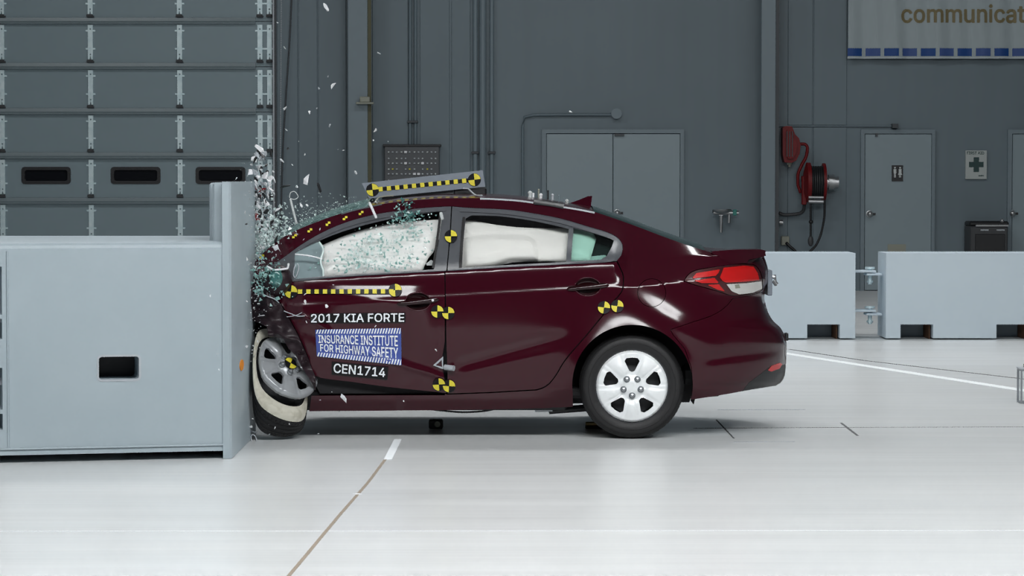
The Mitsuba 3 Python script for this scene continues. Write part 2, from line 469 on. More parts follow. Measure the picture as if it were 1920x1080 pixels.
# chain and rope beside the door
ck = thing('hoist_chain', 'thin steel hoist chain hanging beside the overhead door', 'chain')
for k, y in enumerate(np.arange(-60, 330, 3.4)):
    p = P(527.5 - 0.006 * y, y, YW - .12)
    add('link', box(p[0] - .008, p[0] + .008, p[1] - .006, p[1] + .006, p[2] - .008, p[2] + .008, .003), 'm_lightgrey', ck, smooth=False)
add('pull_rope', tube([P(549, -80, YW - .1), P(545, 40, YW - .1), P(537, 170, YW - .1), P(530, 290, YW - .1), P(527, 430, YW - .1)], .012), 'm_wall_dark', smooth=True,
    label='dark rope hanging slantwise right of the hoist chain', cat='rope')


def column(px0, px1, label, side):
    k = tag(key_of('trim_column'), label, None, None, 'structure')
    x0, x1, y0 = wx(px0, YW - .45), wx(px1, YW - .45), YW - .45
    add('flange', box(x0, x1, y0, y0 + .03, -0.01, ZC - .02, .006), 'm_wall_trim', k, smooth=False)
    add('web', box((x0 + x1) / 2 - .012, (x0 + x1) / 2 + .012, y0 + .03, YW, -0.01, ZC - .02), 'm_wall_dark', k, smooth=False)
    if side:
        add('side_strip', box(x1, x1 + .05, y0 + .02, y0 + .06, -.01, ZC - .02), side, k, smooth=False)
    return k


pbr('m_olive', (0.085, 0.085, 0.045), 0.6)
column(653, 690, 'grey steel column between the overhead door and the switch panel', 'm_olive')
column(1426, 1453, 'grey steel column between the double door and the hose reels', 'm_wall_dark')
bk = thing('beam_clamp', 'small cream steel clamp box on the first wall column', 'clamp')
add('box', wrect(675, 181, 694, 192, YW - .57, .12, .01), 'm_beige', bk, smooth=False)
add('plate', wrect(668, 191.5, 701, 195, YW - .60, .16, .004), 'm_beige', bk, smooth=False)

# conduits
for (x, r, lab) in [(769, .022, 'left conduit of the thin pair running down to the switch panel'), (779, .022, 'right conduit of the thin pair running down to the switch panel'),
                    (891, .035, 'left pipe of the three tall wall pipes'), (905, .05, 'thick middle pipe of the three tall wall pipes'), (922, .03, 'right pipe of the three tall wall pipes')]:
    yb = 272 if x < 800 else 545
    add('wall_conduit', cyl(P(x, -150, YW - .06), P(x, yb, YW - .06), r, n=14), 'm_wall_trim' if x > 800 else 'm_wall', smooth=40, label='grey painted ' + lab, cat='pipe')
for (xa, xb, y, g) in [(764, 784, 228, 0), (884, 898, 286, 1), (915, 929, 286, 2)]:
    add('pipe_bracket', wrect(xa, y - 2, xb, y + 2.5, YW - .11, .11, .004), 'm_wall_dark', smooth=False, cat='bracket',
        label=['dark bracket clamping the thin conduit pair above the switch panel', 'dark bracket clamping the left tall wall pipe', 'dark bracket clamping the right tall wall pipe'][g])
pts = [P(980, 545, YW - .05), P(980, 360, YW - .05), P(980, 232, YW - .05), P(983, 220, YW - .05), P(994, 215.5, YW - .05), P(1060, 215, YW - .05), P(1145.5, 215, YW - .05)]
add('conduit_run', tube(pts, .02), 'm_wall', smooth=True, label='bent grey conduit running over the double door to a round box', cat='pipe')
add('junction_box', cyl(P(1156, 213, YW - .11), P(1156, 213, YW), .075, n=20), 'm_wall_trim', smooth=40, label='round grey junction box above the double door', cat='junction box')

# switch panel
sp = thing('switch_panel', 'dark electrical panel with rows of small switches and lamps on the back wall', 'electrical panel')
YS = YW - .22
pbr('m_panel', (0.085, 0.092, 0.10), 0.5)
add('cabinet', wrect(721, 274, 824, 352, YS, .2, .01), 'm_panel', sp, smooth=False)
add('lid', wrect(718, 270.5, 827, 275, YS - .02, .22, .005), 'm_black', sp, smooth=False)
for i, y in enumerate((285, 297, 306, 317, 326, 338)):
    for j in range(12):
        x = 729 + j * 7.6 + (j // 3) * 1.4
        if (i * 7 + j * 5) % 4 == 0 and i % 2:
            continue
        big = (i, j) in ((0, 4), (2, 4), (2, 8), (4, 7), (4, 6))
        s = 2.6 if big else 1.5
        mat = 'm_white' if big else ('m_yellow' if (i % 2 and j % 4 == 1) else 'm_lightgrey' if (i + j) % 3 else 'm_offwhite')
        add('switch', wrect(x - s, y - s * .8, x + s, y + s * .8, YS - .03, .04), mat, sp, smooth=False)


def wall_door(key, label, x0, y0, x1, leaves, knob):
    """a steel door in its frame: leaves = photo x limits of the leaves"""
    k = tag(key_of(key), label, None, None, 'structure')
    Yf = YW - .07
    fr = sbox(wx(x0, Yf), -.01, wx(x1, Yf), wz(y0, Yf)).difference(sbox(wx(leaves[0] , Yf), -.02, wx(leaves[-1], Yf), wz(y0 + 7.5, Yf)))
    add('frame', prism(fr, Yf, YW + .005), 'm_wall_trim', k, smooth=False)
    for a, b_ in zip(leaves[:-1], leaves[1:]):
        add('leaf', wrect(a + .7, y0 + 8.3, b_ - .7, 544, YW - .045, .05, .004), 'm_door_leaf', k, smooth=False)
    if knob:
        p = P(knob[0], knob[1], YW - .05)
        add('knob', cat(cyl(p, p + [0, -.05, 0], .018, n=12), trimesh.creation.icosphere(2, .042).apply_translation(p + [0, -.07, 0]), cyl(p, p + [0, -.012, 0], .05, n=16)), 'm_steel', k, smooth=True, label='steel door knob')
        add('latch', wrect(knob[0] + 5, knob[1] - 1.5, knob[0] + 11, knob[1] + 2.5, YW - .06, .03), 'm_black', k, smooth=False)
    return k


d2 = wall_door('door_2', 'wide grey steel double door behind the car', 1016, 242.5, 1282, (1024, 1149, 1275), (1157, 399))
add('closer', wrect(1152, 251, 1170, 255, YW - .09, .05), 'm_wall_dark', d2, smooth=False)
d3 = wall_door('door_3', 'grey steel restroom door with a small dark sign', 1613, 243, 1752, (1620, 1746), (1630, 401))
add('door_closer', cat(wrect(1672, 232, 1683, 240, YW - .16, .16), wrect(1640, 250, 1644, 256, YW - .08, .04)), 'm_wall_dark', d3, smooth=False)
add('vent_grille', wrect(1664, 458, 1698, 545, YW - .055, .02), 'm_beige', d3, smooth=False)
wall_door('door_4', 'grey steel door at the right edge of the back wall', 1888, 243, 2035, (1896, 2028), (1897, 400))
# restroom sign
rs = thing('restroom_sign', 'small dark sign with two pale figures on the restroom door', 'sign')
Yr = YW - .06
add('board', wrect(1671, 310, 1692, 340, Yr, .012), 'm_black', rs, smooth=False)
for xc, sk in ((1676.8, 0), (1686.4, 1)):
    fig = unary_union([Point(wx(xc, Yr), wz(314.6, Yr)).buffer(.013), sbox(wx(xc - 2.6, Yr), wz(325, Yr), wx(xc + 2.6, Yr), wz(317, Yr)),
                       sbox(wx(xc - 1.8, Yr), wz(333, Yr), wx(xc - .3, Yr), wz(324, Yr)), sbox(wx(xc + .3, Yr), wz(333, Yr), wx(xc + 1.8, Yr), wz(324, Yr))])
    if sk:
        fig = fig.union(Polygon([(wx(xc, Yr), wz(317, Yr)), (wx(xc - 4, Yr), wz(328, Yr)), (wx(xc + 4, Yr), wz(328, Yr))]))
    add('figure', prism(fig, Yr - .004, Yr + .001), 'm_offwhite', rs, smooth=False)


def lettering(text, x, y, h, width, Y, bold=True, depth=.004):
    """text whose baseline starts at (x, y) photo px; h, width in photo px"""
    m = meshkit.text_mesh(text, 1.0, .1, bold)
    v = m.vertices.copy()
    v[:, 0] = (v[:, 0] - v[:, 0].min()) / np.ptp(v[:, 0])
    out = P(x + v[:, 0] * width, y - v[:, 1] * h, Y)
    out[:, 1] = Y - v[:, 2] * depth / .1
    return tm(out, m.faces)


fs = thing('first_aid_sign', 'pale first aid sign with a dark green cross', 'sign')
Yfs = YW - .05
pbr('m_sign', (0.42, 0.46, 0.45), 0.6)
add('board', wrect(1809, 282, 1849, 336, Yfs, .045, .004), 'm_sign', fs, smooth=False)
add('cross', prism(unary_union([sbox(wx(1815.5, Yfs), wz(313.5, Yfs), wx(1842.5, Yfs), wz(303.5, Yfs)), sbox(wx(1824, Yfs), wz(322.5, Yfs), wx(1834, Yfs), wz(295, Yfs))]), Yfs - .006, Yfs + .001), 'm_green_sign', fs, smooth=False)
add('lettering', lettering('FIRST AID', 1813, 289.5, 5.2, 32, Yfs), 'm_green_sign', fs, smooth=False)
add('small_print', wrect(1833, 328.5, 1843, 330.5, Yfs - .003, .004), 'm_green_sign', fs, smooth=False)

# banner
bn = thing('wall_banner', 'pale cloth banner with lettering and a row of blue squares', 'banner')
Yb = YW - .14
bx0, bx1, bz0, bz1 = wx(1588, Yb), wx(2260, Yb), wz(108, Yb), wz(-190, Yb)
nx, nz = 160, 8
gx, gz = np.meshgrid(np.linspace(bx0, bx1, nx), np.linspace(bz0, bz1, nz), indexing='ij')


def ripple(x, z):
    return .022 * np.sin(x * 9.0 + .8 * np.sin(z * 2)) * np.clip((bz1 - z) / 2.2, .15, 1) + .012 * np.sin(x * 21 + z)


def banner_piece(x0, x1, z0, z1, off, nx=40, nz=3):
    gx, gz = np.meshgrid(np.linspace(x0, x1, nx), np.linspace(z0, z1, nz), indexing='ij')
    v = np.stack([gx, Yb + ripple(gx, gz) + off, gz], -1).reshape(-1, 3)
    w = v + [0, .004, 0]
    i, j = np.meshgrid(np.arange(nx - 1), np.arange(nz - 1), indexing='ij')
    q = np.stack([i * nz + j, (i + 1) * nz + j, (i + 1) * nz + j + 1, i * nz + j + 1], -1).reshape(-1, 4)
    f = np.vstack([q[:, [0, 1, 2]], q[:, [0, 2, 3]]])
    return tm(np.vstack([v, w]), np.vstack([f, f[:, ::-1] + len(v)]))


add('cloth', banner_piece(bx0, bx1, bz0, bz1, 0, 240, 12), 'm_banner', bn, smooth=True)
add('hem', banner_piece(bx0 - .01, bx1, bz0 - .015, bz0 + .012, -.008, 200), 'm_banner_hem', bn, smooth=False)
for k in range(16):
    a = 1587 + k * 34.3
    add('square', banner_piece(wx(a, Yb), wx(a + 27, Yb), wz(105, Yb), wz(90.5, Yb), -.007, 12), 'm_blue_a' if k % 2 == 0 else 'm_blue_b', bn, smooth=True)
lt = lettering('communicat', 1690, 41.5, 31.5, 231, Yb, bold=True, depth=.004)
lv = lt.vertices.copy()
lv[:, 1] += ripple(lv[:, 0], lv[:, 2]) - .006
add('lettering', tm(lv, lt.faces), 'm_ochre', bn, smooth=False)

# hose reels
hr = thing('hose_reel', 'red hose reel with a black drum and steel motor on the back wall', 'hose reel')
Yh = YW - .32
ax = lambda px, py=342: P(px, py, Yh)
add('flange', cat(cyl(ax(1507), ax(1512), .15, .28, n=28), cyl(ax(1512), ax(1519), .28, n=28)), 'm_red', hr, smooth=40)
add('drum', cyl(ax(1519), ax(1545), .20, n=28), 'm_black', hr, smooth=40)
for k in range(6):
    c = ax(1521.5 + k * 4.2)
    th = np.linspace(0, 2 * np.pi, 25)
    add('hose_coil', tube(np.stack([c[0] + 0 * th, c[1] + .215 * np.cos(th), c[2] + .215 * np.sin(th)], 1), .02, 6), 'm_black', hr, smooth=True)
add('flange', cyl(ax(1542), ax(1547), .27, n=28), 'm_red', hr, smooth=40)
add('motor', cat(cyl(ax(1549), ax(1572), .085, n=20), cyl(ax(1553), ax(1564), .11, n=20)), 'm_steel', hr, smooth=40)
add('bracket', cat(wrect(1503, 330, 1512, 384, Yh - .04, .10, .01), wrect(1544, 345, 1548, 378, Yh - .04, .1, .01), wrect(1505, 330, 1512, 340, Yh, .28)), 'm_red', hr, smooth=False)
add('roller', cat(cyl(P(1516, 370, Yh - .2), P(1544, 370, Yh - .2), .02, n=10), cyl(P(1516, 378, Yh - .2), P(1544, 378, Yh - .2), .028, n=10)), 'm_steel', hr, smooth=40)
add('hose', tube([P(1520, 372, Yh - .2), P(1520, 400, Yh - .18), P(1520, 440, Yh - .16), P(1519, 446, Yh - .16)], .014), 'm_black', hr, smooth=True)
add('ball_stop', trimesh.creation.icosphere(2, .03).apply_translation(P(1520.5, 416, Yh - .18)), 'm_black', hr, smooth=True)
add('nozzle', trimesh.creation.icosphere(2, 1).apply_scale([.04, .03, .075]).apply_translation(P(1520, 452, Yh - .16)), 'm_dark_grey', hr, smooth=True)
add('cable', tube([P(1546, 375, Yh - .18), P(1546, 400, Yh - .15), P(1541, 432, Yh - .12), P(1530, 460, Yh - .12), P(1515, 476, Yh - .1), P(1508, 500, Yh - .1)], .016), 'm_black', hr, smooth=True)
sr = thing('hose_reel', 'small dark red reel housing above left of the larger hose reel', 'hose reel')
Yq = YW - .3
hp = Polygon([tuple(P(x, y, Yq)[[0, 2]]) for x, y in [(1469, 240), (1474, 237.5), (1484, 238), (1490, 253), (1497, 260), (1500, 272), (1498, 288), (1492, 300), (1484, 304), (1472, 303), (1469, 290)]])
add('housing', prism(hp.buffer(.01), Yq, YW), 'm_red', sr, smooth=False)
add('cover', prism(hp.buffer(-.045), Yq - .05, Yq), 'm_red', sr, smooth=False)
for dx in (1473, 1478, 1483):
    add('rib', box(wx(dx, Yq), wx(dx + 1.6, Yq), Yq - .065, Yq - .05, wz(294, Yq), wz(246, Yq)), 'm_dark_grey', sr, smooth=False)
add('outlet', cat(cyl(P(1480, 303, Yq + .1), P(1480, 309, Yq + .1), .05, .03, n=14), cyl(P(1480, 309, Yq + .1), P(1480, 313, Yq + .1), .02, n=10)), 'm_beige', sr, smooth=40)
add('air_hose', tube([P(1499, 270, YW - .2), P(1508, 270, YW - .2), P(1514, 277, YW - .2), P(1512, 292, YW - .2), P(1503, 310, YW - .2), P(1496, 330, YW - .2), P(1496, 345, YW - .2), P(1500, 358, YW - .2), P(1501, 362, YW - .2)], .022), 'm_red', smooth=True,
    label='dark red air hose looping from the small reel housing to the larger reel', cat='hose')
add('air_hose', tube([P(1508, 383, YW - .2), P(1507, 393, YW - .16), P(1500, 400, YW - .12), P(1488, 402, YW - .1), P(1472, 403, YW - .1), P(1460, 399, YW - .1)], .024), 'm_dark_grey', smooth=True,
    label='dark hose running from under the larger reel to the wall column', cat='hose')
add('wall_valve', cat(cyl(P(1462, 417, YW - .12), P(1468, 417, YW - .12), .035, n=12), cyl(P(1464, 417, YW - .12), P(1464, 417, YW), .02, n=10)), 'm_steel', smooth=40, label='small steel valve low beside the wall column', cat='valve')
ob = thing('outlet_box', 'small beige outlet box with a black plug beside the wall column', 'outlet')
add('box', wrect(1464.5, 443, 1480, 460, YW - .08, .08, .01), 'm_beige', ob, smooth=False)
add('cord', tube([P(1474, 455, YW - .1), P(1482, 463, YW - .12), P(1490, 470, YW - .12), P(1500, 490, YW - .1)], .02), 'm_black', ob, smooth=True)
add('wall_conduit', cyl(P(1460, 236.5, YW - .034), P(1672, 236.5, YW - .034), .011, n=10), 'm_wall_trim', smooth=40, label='thin grey conduit running along the wall above the restroom door', cat='pipe')

# eyewash
ew = thing('eyewash_fountain', 'chrome eyewash fitting with a green handle on the back wall', 'eyewash')
Ye = YW - .25
add('bowl', lathe([(.001, 0), (.09, .02), (.13, .05), (.135, .07), (.10, .06), (.001, .03)], 24).apply_transform(trimesh.transformations.rotation_matrix(math.pi / 2, [1, 0, 0])).apply_translation(P(1354, 402, Ye)), 'm_steel', ew, smooth=40)
add('pipe', cat(cyl(P(1338, 399, Ye), P(1385, 399, Ye), .03, n=12), cyl(P(1352, 404, Ye), P(1352, 436, Ye), .03, .018, n=12), cyl(P(1352, 404, Ye), P(1352, 404, YW), .03, n=12), cyl(P(1367, 400, Ye), P(1367, 418, Ye), .022, n=10)), 'm_steel', ew, smooth=40)
add('spray_head', cat(cyl(P(1340, 399, Ye), P(1340, 393, Ye), .03, n=12), cyl(P(1366, 399, Ye), P(1366, 392, Ye), .03, n=12)), 'm_dark_grey', ew, smooth=40)
add('push_handle', wrect(1374, 393, 1381, 404, Ye - .05, .02, .006), 'm_teal_valve', ew, smooth=False)

# machine by right door
mc = thing('water_cooler', 'low grey wall machine with a steel top edge and dark front beside the right door', 'machine')
Ym = YW - .55
add('body', wrect(1818, 424, 1889, 544, Ym, .49, .015), 'm_dark_grey', mc, smooth=False)
add('top', wrect(1817, 415, 1891, 424, Ym + .06, .44, .02), 'm_black', mc, smooth=False)
add('edge_strip', wrect(1829, 421.5, 1890, 425, Ym - .02, .03), 'm_steel', mc, smooth=False)
add('front_panel', wrect(1828, 439, 1884, 520, Ym - .012, .02, .006), 'm_beige' if False else 'm_black', mc, smooth=False)
for a in (1838, 1868):
    add('label_strip', wrect(a, 430, a + 15, 432.5, Ym - .006, .01), 'm_lightgrey', mc, smooth=False)
add('tap', cat(cyl(P(1879, 424, Ym + .1), P(1879, 413, Ym + .1), .02, n=10), trimesh.creation.icosphere(1, .03).apply_translation(P(1879, 414, Ym + .08))), 'm_steel', mc, smooth=40)

# ------------------------------------------------------------------ white concrete blocks
YB = 10.7


def block(px0, px1, pockets, label):
    k = thing('concrete_block', label, 'barrier block')
    x0, x1, z1 = wx(px0, YB), wx(px1, YB), wz(473.5, YB)
    poly = sbox(x0, .008, x1, z1)
    for a, b_ in pockets:
        poly = poly.difference(sbox(wx(a, YB), -.1, wx(b_, YB), wz(609.5, YB)))
    poly = poly.buffer(-.006, join_style=2)
    add('body', prism(poly, YB, YB + .62), 'm_block', k, smooth=False)
    for a, b_ in pockets:
        add('pocket_lining', box(wx(b_, YB) - .018, wx(b_, YB) - .007, YB + .12, YB + .6, .002, wz(610.5, YB)), 'm_rust', k, smooth=False, label='rusty lining of the fork pocket')
        add('pocket_back', box(wx(a, YB) + .008, wx(b_, YB) - .02, YB + .5, YB + .55, .002, wz(610.5, YB)), 'm_wall_trim', k, smooth=False)
    return k


block(1180, 1605, [(1210, 1268), (1515, 1574)], 'white concrete block half hidden behind the rear of the car')
block(1660, 2060, [(1690, 1749), (1870, 1929)], 'long white concrete block at the right edge before the wall')
for (ya, yb, lab) in [(508.5, 514, 'upper'), (582, 588.5, 'lower')]:
    lk = thing('link_pin', f'{lab} steel tongue and pin joining the two white blocks', 'coupling')
    Yl = YB + .3
    xl, xr = wx(1605, YB) + .001, wx(1660, YB) - .007
    add('tongue', box(xl, wx(1640, Yl), Yl - .12, Yl + .12, wz(ya + 2, Yl), wz(ya - 2, Yl), .004), 'm_block', lk, smooth=False)
    add('tongue', box(wx(1622, Yl), xr, Yl - .12, Yl + .12, wz(yb + 2, Yl), wz(yb - 2, Yl), .004), 'm_block', lk, smooth=False)
    add('pin', cat(cyl(P(1631, ya - 7, Yl), P(1631, yb + 19, Yl), .02, n=12), cyl(P(1631, ya - 8, Yl), P(1631, ya - 4, Yl), .05, n=12), cyl(P(1631, yb + 12, Yl), P(1631, yb + 16, Yl), .032, n=12)), 'm_galv', lk, smooth=40)

# ------------------------------------------------------------------ crash barrier
br = thing('crash_barrier', 'large blue grey steel crash barrier block with a tall front plate', 'crash barrier')
XF = float(P(470, 540, 0.0)[0])              # the struck face
YN, YR = -1.18, 0.46
ang = math.radians(13.0)
ZT = float(P(425, 452, -1.1)[2])
zb = 0.045


def body_pt(s, y_off=0.0):
    """a point on the barrier's near side, s metres left of the plate"""
    return np.array([XF - .05 - s * math.cos(ang), YN + .01 - s * math.sin(ang) + y_off])


L = 2.2
a0, a1 = body_pt(0), body_pt(L)
plan = Polygon([a0, a1, (a1[0] - .1, YR - .04), (XF - .05, YR - .04)])
import manifold3d as m3


def mani(m):
    m = m.copy(); m.merge_vertices()
    return m3.Manifold(m3.Mesh(np.asarray(m.vertices, np.float32), np.asarray(m.faces, np.uint32)))


def unman(M):
    q = M.to_mesh()
    return tm(q.vert_properties[:, :3], q.tri_verts)


body = trimesh.creation.extrude_polygon(plan, ZT - .035 - zb, engine='earcut').apply_translation([0, 0, zb])
M = mani(body)
# handling slot, cut through the near side
sd = np.array([-math.cos(ang), -math.sin(ang)])      # along the near side, leftwards
sn = np.array([math.sin(ang), -math.cos(ang)])       # outwards


def side_hit(px, py):
    """where a photo ray meets the near side plane"""
    r, u = (px - 960) / FPX, (540 - py) / FPX
    d = np.array([r, F_[1] + u * U_[1], F_[2] + u * U_[2]])
    o = np.array([0, CAMY, CAMH])
    t = ((a0 - o[:2]) @ sn) / (d[:2] @ sn)
    q = o + d * t
    return float((q[:2] - a0) @ sd), float(q[2])


def side_prism(poly_sz, d0, d1):
    """polygon in (s, z) on the near side, from d0 to d1 metres inwards"""
    m = trimesh.creation.extrude_polygon(poly_sz, d1 - d0, engine='earcut')
    v = m.vertices
    xy = a0 + v[:, :1] * sd - (d0 + v[:, 2:3]) * sn
    q = tm(np.column_stack([xy, v[:, 1]]), m.faces)
    if q.volume < 0:
        q.invert()
    return q


(s1, zz1), (s0, zz0) = side_hit(184, 668), side_hit(262, 712)
slot = rounded(s0, zz0, s1, zz1, .02)
M = M - mani(side_prism(slot, -.1, .5))
sl, zl = side_hit(4, 620)
for (ya, yb) in ((500, 590), (598, 636), (690, 768), (776, 806)):
    za, zc = side_hit(2, yb)[1], side_hit(2, ya)[1]
    M = M - mani(side_prism(sbox(sl, za, sl + .6, zc), -.1, .45))
add('body', unman(M), 'm_barrier', br, smooth=False)
add('slot_rim', side_prism(slot.buffer(.007).difference(slot.buffer(-.004)), -.004, .03), 'm_lightgrey', br, smooth=False)
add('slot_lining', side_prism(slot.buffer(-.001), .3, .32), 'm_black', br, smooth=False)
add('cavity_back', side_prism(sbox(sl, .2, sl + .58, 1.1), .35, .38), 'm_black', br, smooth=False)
add('cavity_bar', cat([side_prism(sbox(sl, z - .02, sl + .58, z + .02), .1, .16) for z in (.45, .62, .80)]), 'm_lightgrey', br, smooth=False)
# the rounded top edge and the top plate
top = []
prof = [(0.0, -.035), (0.004, -.018), (0.014, -.006), (.035, 0.0)]
inner = [Polygon([body_pt(0, 0), a1, (a1[0] - .1, YR - .04), (XF - .05, YR - .04)])]
vv = []
for d, z in prof:
    q0, q1 = a0 - sn * d, a1 - sn * d
    vv.append([[q0[0], q0[1], ZT + z], [q1[0], q1[1], ZT + z]])
vv.append([[XF - .05, YR - .04, ZT], [a1[0] - .1, YR - .04, ZT]])
vv.append([[XF - .05, YR - .04, ZT - .04], [a1[0] - .1, YR - .04, ZT - .04]])
vv = np.array(vv)
fq = []
for i in range(len(vv) - 1):
    a, b_, c, d = 2 * i, 2 * i + 1, 2 * i + 3, 2 * i + 2
    fq += [(a, b_, c), (a, c, d)]
add('top_plate', tm(vv.reshape(-1, 3), fq), 'm_barrier', br, smooth=25)
q0, q1 = a0 + sn * .006, a1 + sn * .006
add('weld_seam', cat(tube([[q0[0], q0[1], zb + .035], [q1[0], q1[1], zb + .035]], .006, 6), tube([np.r_[a0 + sn * .003 + sd * (sl - .03), zb + .03], np.r_[a0 + sn * .003 + sd * (sl - .03), ZT - .05]], .006, 6)), 'm_barrier', br, smooth=True)
for sx in (a0[0] - .6, a1[0] + .1):
    add('skid', box(sx, sx + .55, YN + .3, YR - .1, .0, zb), 'm_black', br, smooth=False)
# front plate with its far edge rounded
HB = CAMH - .008
pl = Polygon([(XF - .05, YN), (XF - .012, YN), (XF, YN + .012), (XF, YR - .15)] + [(XF - .15 + .15 * math.cos(t), YR - .15 + .15 * math.sin(t)) for t in np.linspace(0, math.pi / 2, 9)[1:]] + [(XF - .15, YR - .04), (XF - .05, YR - .12)])
plate = trimesh.creation.extrude_polygon(pl, HB - .002, engine='earcut').apply_translation([0, 0, .002])
add('front_plate', plate, 'm_barrier', br, smooth=30)
add('back_rib', cat(box(XF - .115, XF - .05, YN + .10, YR - .1, ZT - .05, HB - .004, .012), box(XF - .145, XF - .11, YN + .22, YR - .2, ZT - .05, HB - .006, .01)), 'm_barrier', br, smooth=False)
q = P(449, 685, YN + .4)
# orange reflector on the face
ry = float(np.interp(449, [430, 470], [YN, 0]))
th = np.linspace(0, 2 * np.pi, 9)[:-1]
q = P(449, 685, ry)
dia = [(.0, .045), (.085, .035), (.13, .0), (.085, -.035), (0, -.042), (-.07, -.03), (-.10, 0), (-.07, .03)]
dm = trimesh.creation.extrude_polygon(Polygon(dia), .006, engine='earcut')
dv = dm.vertices
add('orange_reflector', tm(np.stack([XF + dv[:, 2] - .001, ry + dv[:, 0] * 1.0, q[2] + dv[:, 1] * .75], 1), dm.faces), 'm_orange', br, smooth=False, label='orange lozenge marker')

# ------------------------------------------------------------------ floor marks
def floor_strip(p0, p1, w, name, mat, z=0.0012, parent='floor', lab=None):
    """a thin strip on the floor between photo points; w = width in metres"""
    a, b_ = G(*p0)[:2], G(*p1)[:2]
    d = (b_ - a) / np.linalg.norm(b_ - a)
    n = np.array([-d[1], d[0]]) * w / 2
    poly = Polygon([a + n, b_ + n, b_ - n, a - n])
    m = trimesh.creation.extrude_polygon(poly, z, engine='earcut')
    return add(name, m, mat, parent, smooth=False, label=lab)


jp = [(741, 832), (722, 862), (690, 905), (668, 930), (640, 962), (604, 1005), (575, 1040), (538, 1084), (490, 1140)]
for p, q in zip(jp[:-1], jp[1:]):
    floor_strip(p, q, .017, 'floor_joint', 'm_joint')
floor_strip((746, 824), (727, 862), .045, 'tape_strip', 'm_tape', .002, lab='white tape over the floor joint')
floor_strip((664, 927), (675, 926), .03, 'tape_strip', 'm_tape', .002, lab='white tape over the floor joint')
floor_strip((1340, 642), (2100, 760), .11, 'painted_line', 'm_line', .0012, lab='white painted line on the floor')
floor_strip((1480, 655), (1620, 676), .03, 'floor_joint', 'm_joint_dark')
floor_strip((1620, 676), (2000, 720), .03, 'floor_joint', 'm_joint_dark')
floor_strip((-100, 996.5), (2020, 994.5), .012, 'painted_line', 'm_line_faint', .001, lab='thin pale line along the floor')
floor_strip((1300, 803), (1590, 801.5), .016, 'floor_joint', 'm_joint_dark')
floor_strip((1590, 801.5), (2000, 800.5), .010, 'floor_joint', 'm_joint_dark')
floor_strip((1343, 787), (1376, 822), .010, 'floor_joint', 'm_joint_dark')
floor_strip((1577, 793), (1608, 817), .016, 'floor_joint', 'm_joint_dark')
floor_strip((1375, 829), (1490, 828), .02, 'floor_joint', 'm_lightgrey')
floor_strip((1345, 768.5), (1510, 768), .03, 'floor_joint', 'm_lightgrey')

# clear case at the right edge
cc = thing('clear_case', 'clear acrylic case on the floor at the right edge of the picture', 'case')
g0 = G(1915, 757)
cx0, cy0, ch = g0[0], g0[1], .235
cx1, cy1 = cx0 + .5, cy0 + .14
for (x0, x1, y0, y1) in ((cx0, cx1, cy0, cy0 + .006), (cx0, cx1, cy1 - .006, cy1), (cx0, cx0 + .006, cy0, cy1), (cx1 - .006, cx1, cy0, cy1)):
    xm, ym = (x0 + x1) / 2, (y0 + y1) / 2
    if x1 - x0 > y1 - y0:
        v = [[x0, ym, .004], [x1, ym, .004], [x1, ym, ch], [x0, ym, ch]]
    else:
        v = [[xm, y0, .004], [xm, y1, .004], [xm, y1, ch], [xm, y0, ch]]
    add('side_panel', tm(v, [(0, 1, 2), (0, 2, 3)]), 'm_acrylic', cc, smooth=False)
ed = []
for x in (cx0, cx1):
    for y in (cy0, cy1):
        ed.append(box(x - .006, x + .006, y - .006, y + .006, 0, ch))
for z in (.006, ch):
    ed += [box(cx0, cx1, y - .005, y + .005, z - .005, z + .005) for y in (cy0, cy1)] + [box(x - .005, x + .005, cy0, cy1, z - .005, z + .005) for x in (cx0, cx1)]
add('edging', cat(ed), 'm_grey', cc, smooth=False)
add('lid', box(cx0 - .01, cx1 + .01, cy0 - .01, cy1 + .01, ch + .005, ch + .017, .003), 'm_lightgrey', cc, smooth=False)
add('catch', cyl([cx0 + .05, cy0 + .1, ch + .017], [cx0 + .05, cy0 + .1, ch + .04], .018, n=12), 'm_black', cc, smooth=40)


# ------------------------------------------------------------------ the car
CAR = thing('sedan', 'dark red four-door sedan with its crushed front end driven into the crash barrier', 'car')
ln = lambda pts: (lambda a: Pchip(a[:, 0], a[:, 1], extrapolate=True))(np.array(pts, float))
# side view lines, traced: roof edge, belt line, door crease, tail outline
TOP = [(468, 514), (480, 490), (496, 472), (540, 440), (600, 414), (660, 394.5), (700, 385.5), (760, 377), (850, 371.5), (900, 371.5), (960, 374.5), (1000, 379), (1060, 388), (1110, 396.5), (1150, 409), (1200, 427), (1250, 446), (1290, 460), (1318, 469), (1345, 476), (1380, 478), (1436, 480), (1480, 482)]
top_l = ln(TOP)
belt_l = ln([(440, 532), (548, 526), (640, 519), (740, 513), (833, 508), (950, 501), (1050, 496), (1160, 490), (1250, 484), (1330, 480), (1440, 484), (1480, 487)])
char_l = ln([(440, 578), (600, 572), (790, 560), (1000, 547), (1230, 533), (1290, 527), (1440, 520), (1480, 518)])
_x, _y = np.array([(1431, 478), (1436, 490), (1440, 508), (1440, 522), (1434, 545), (1432, 556), (1437, 580), (1447, 600), (1463, 616), (1471, 632), (1474, 650), (1473, 672), (1471, 700), (1464, 716), (1452, 724), (1445, 760)], float).T
xend_l = Pchip(_y, _x)
Yv = Pchip([-1.0, -.05, 0.0, .08, .22, .5, .9, 1.0, 1.05, 1.5, 1.88, 2.0, 2.5, 3.0, 3.4, 3.8, 4.0, 4.3],
           [1.30, 1.08, 1.0, .93, .80, .52, .076, .032, .0205, .0095, .0045, -.0008, -.004, .004, .02, .05, .085, .14])
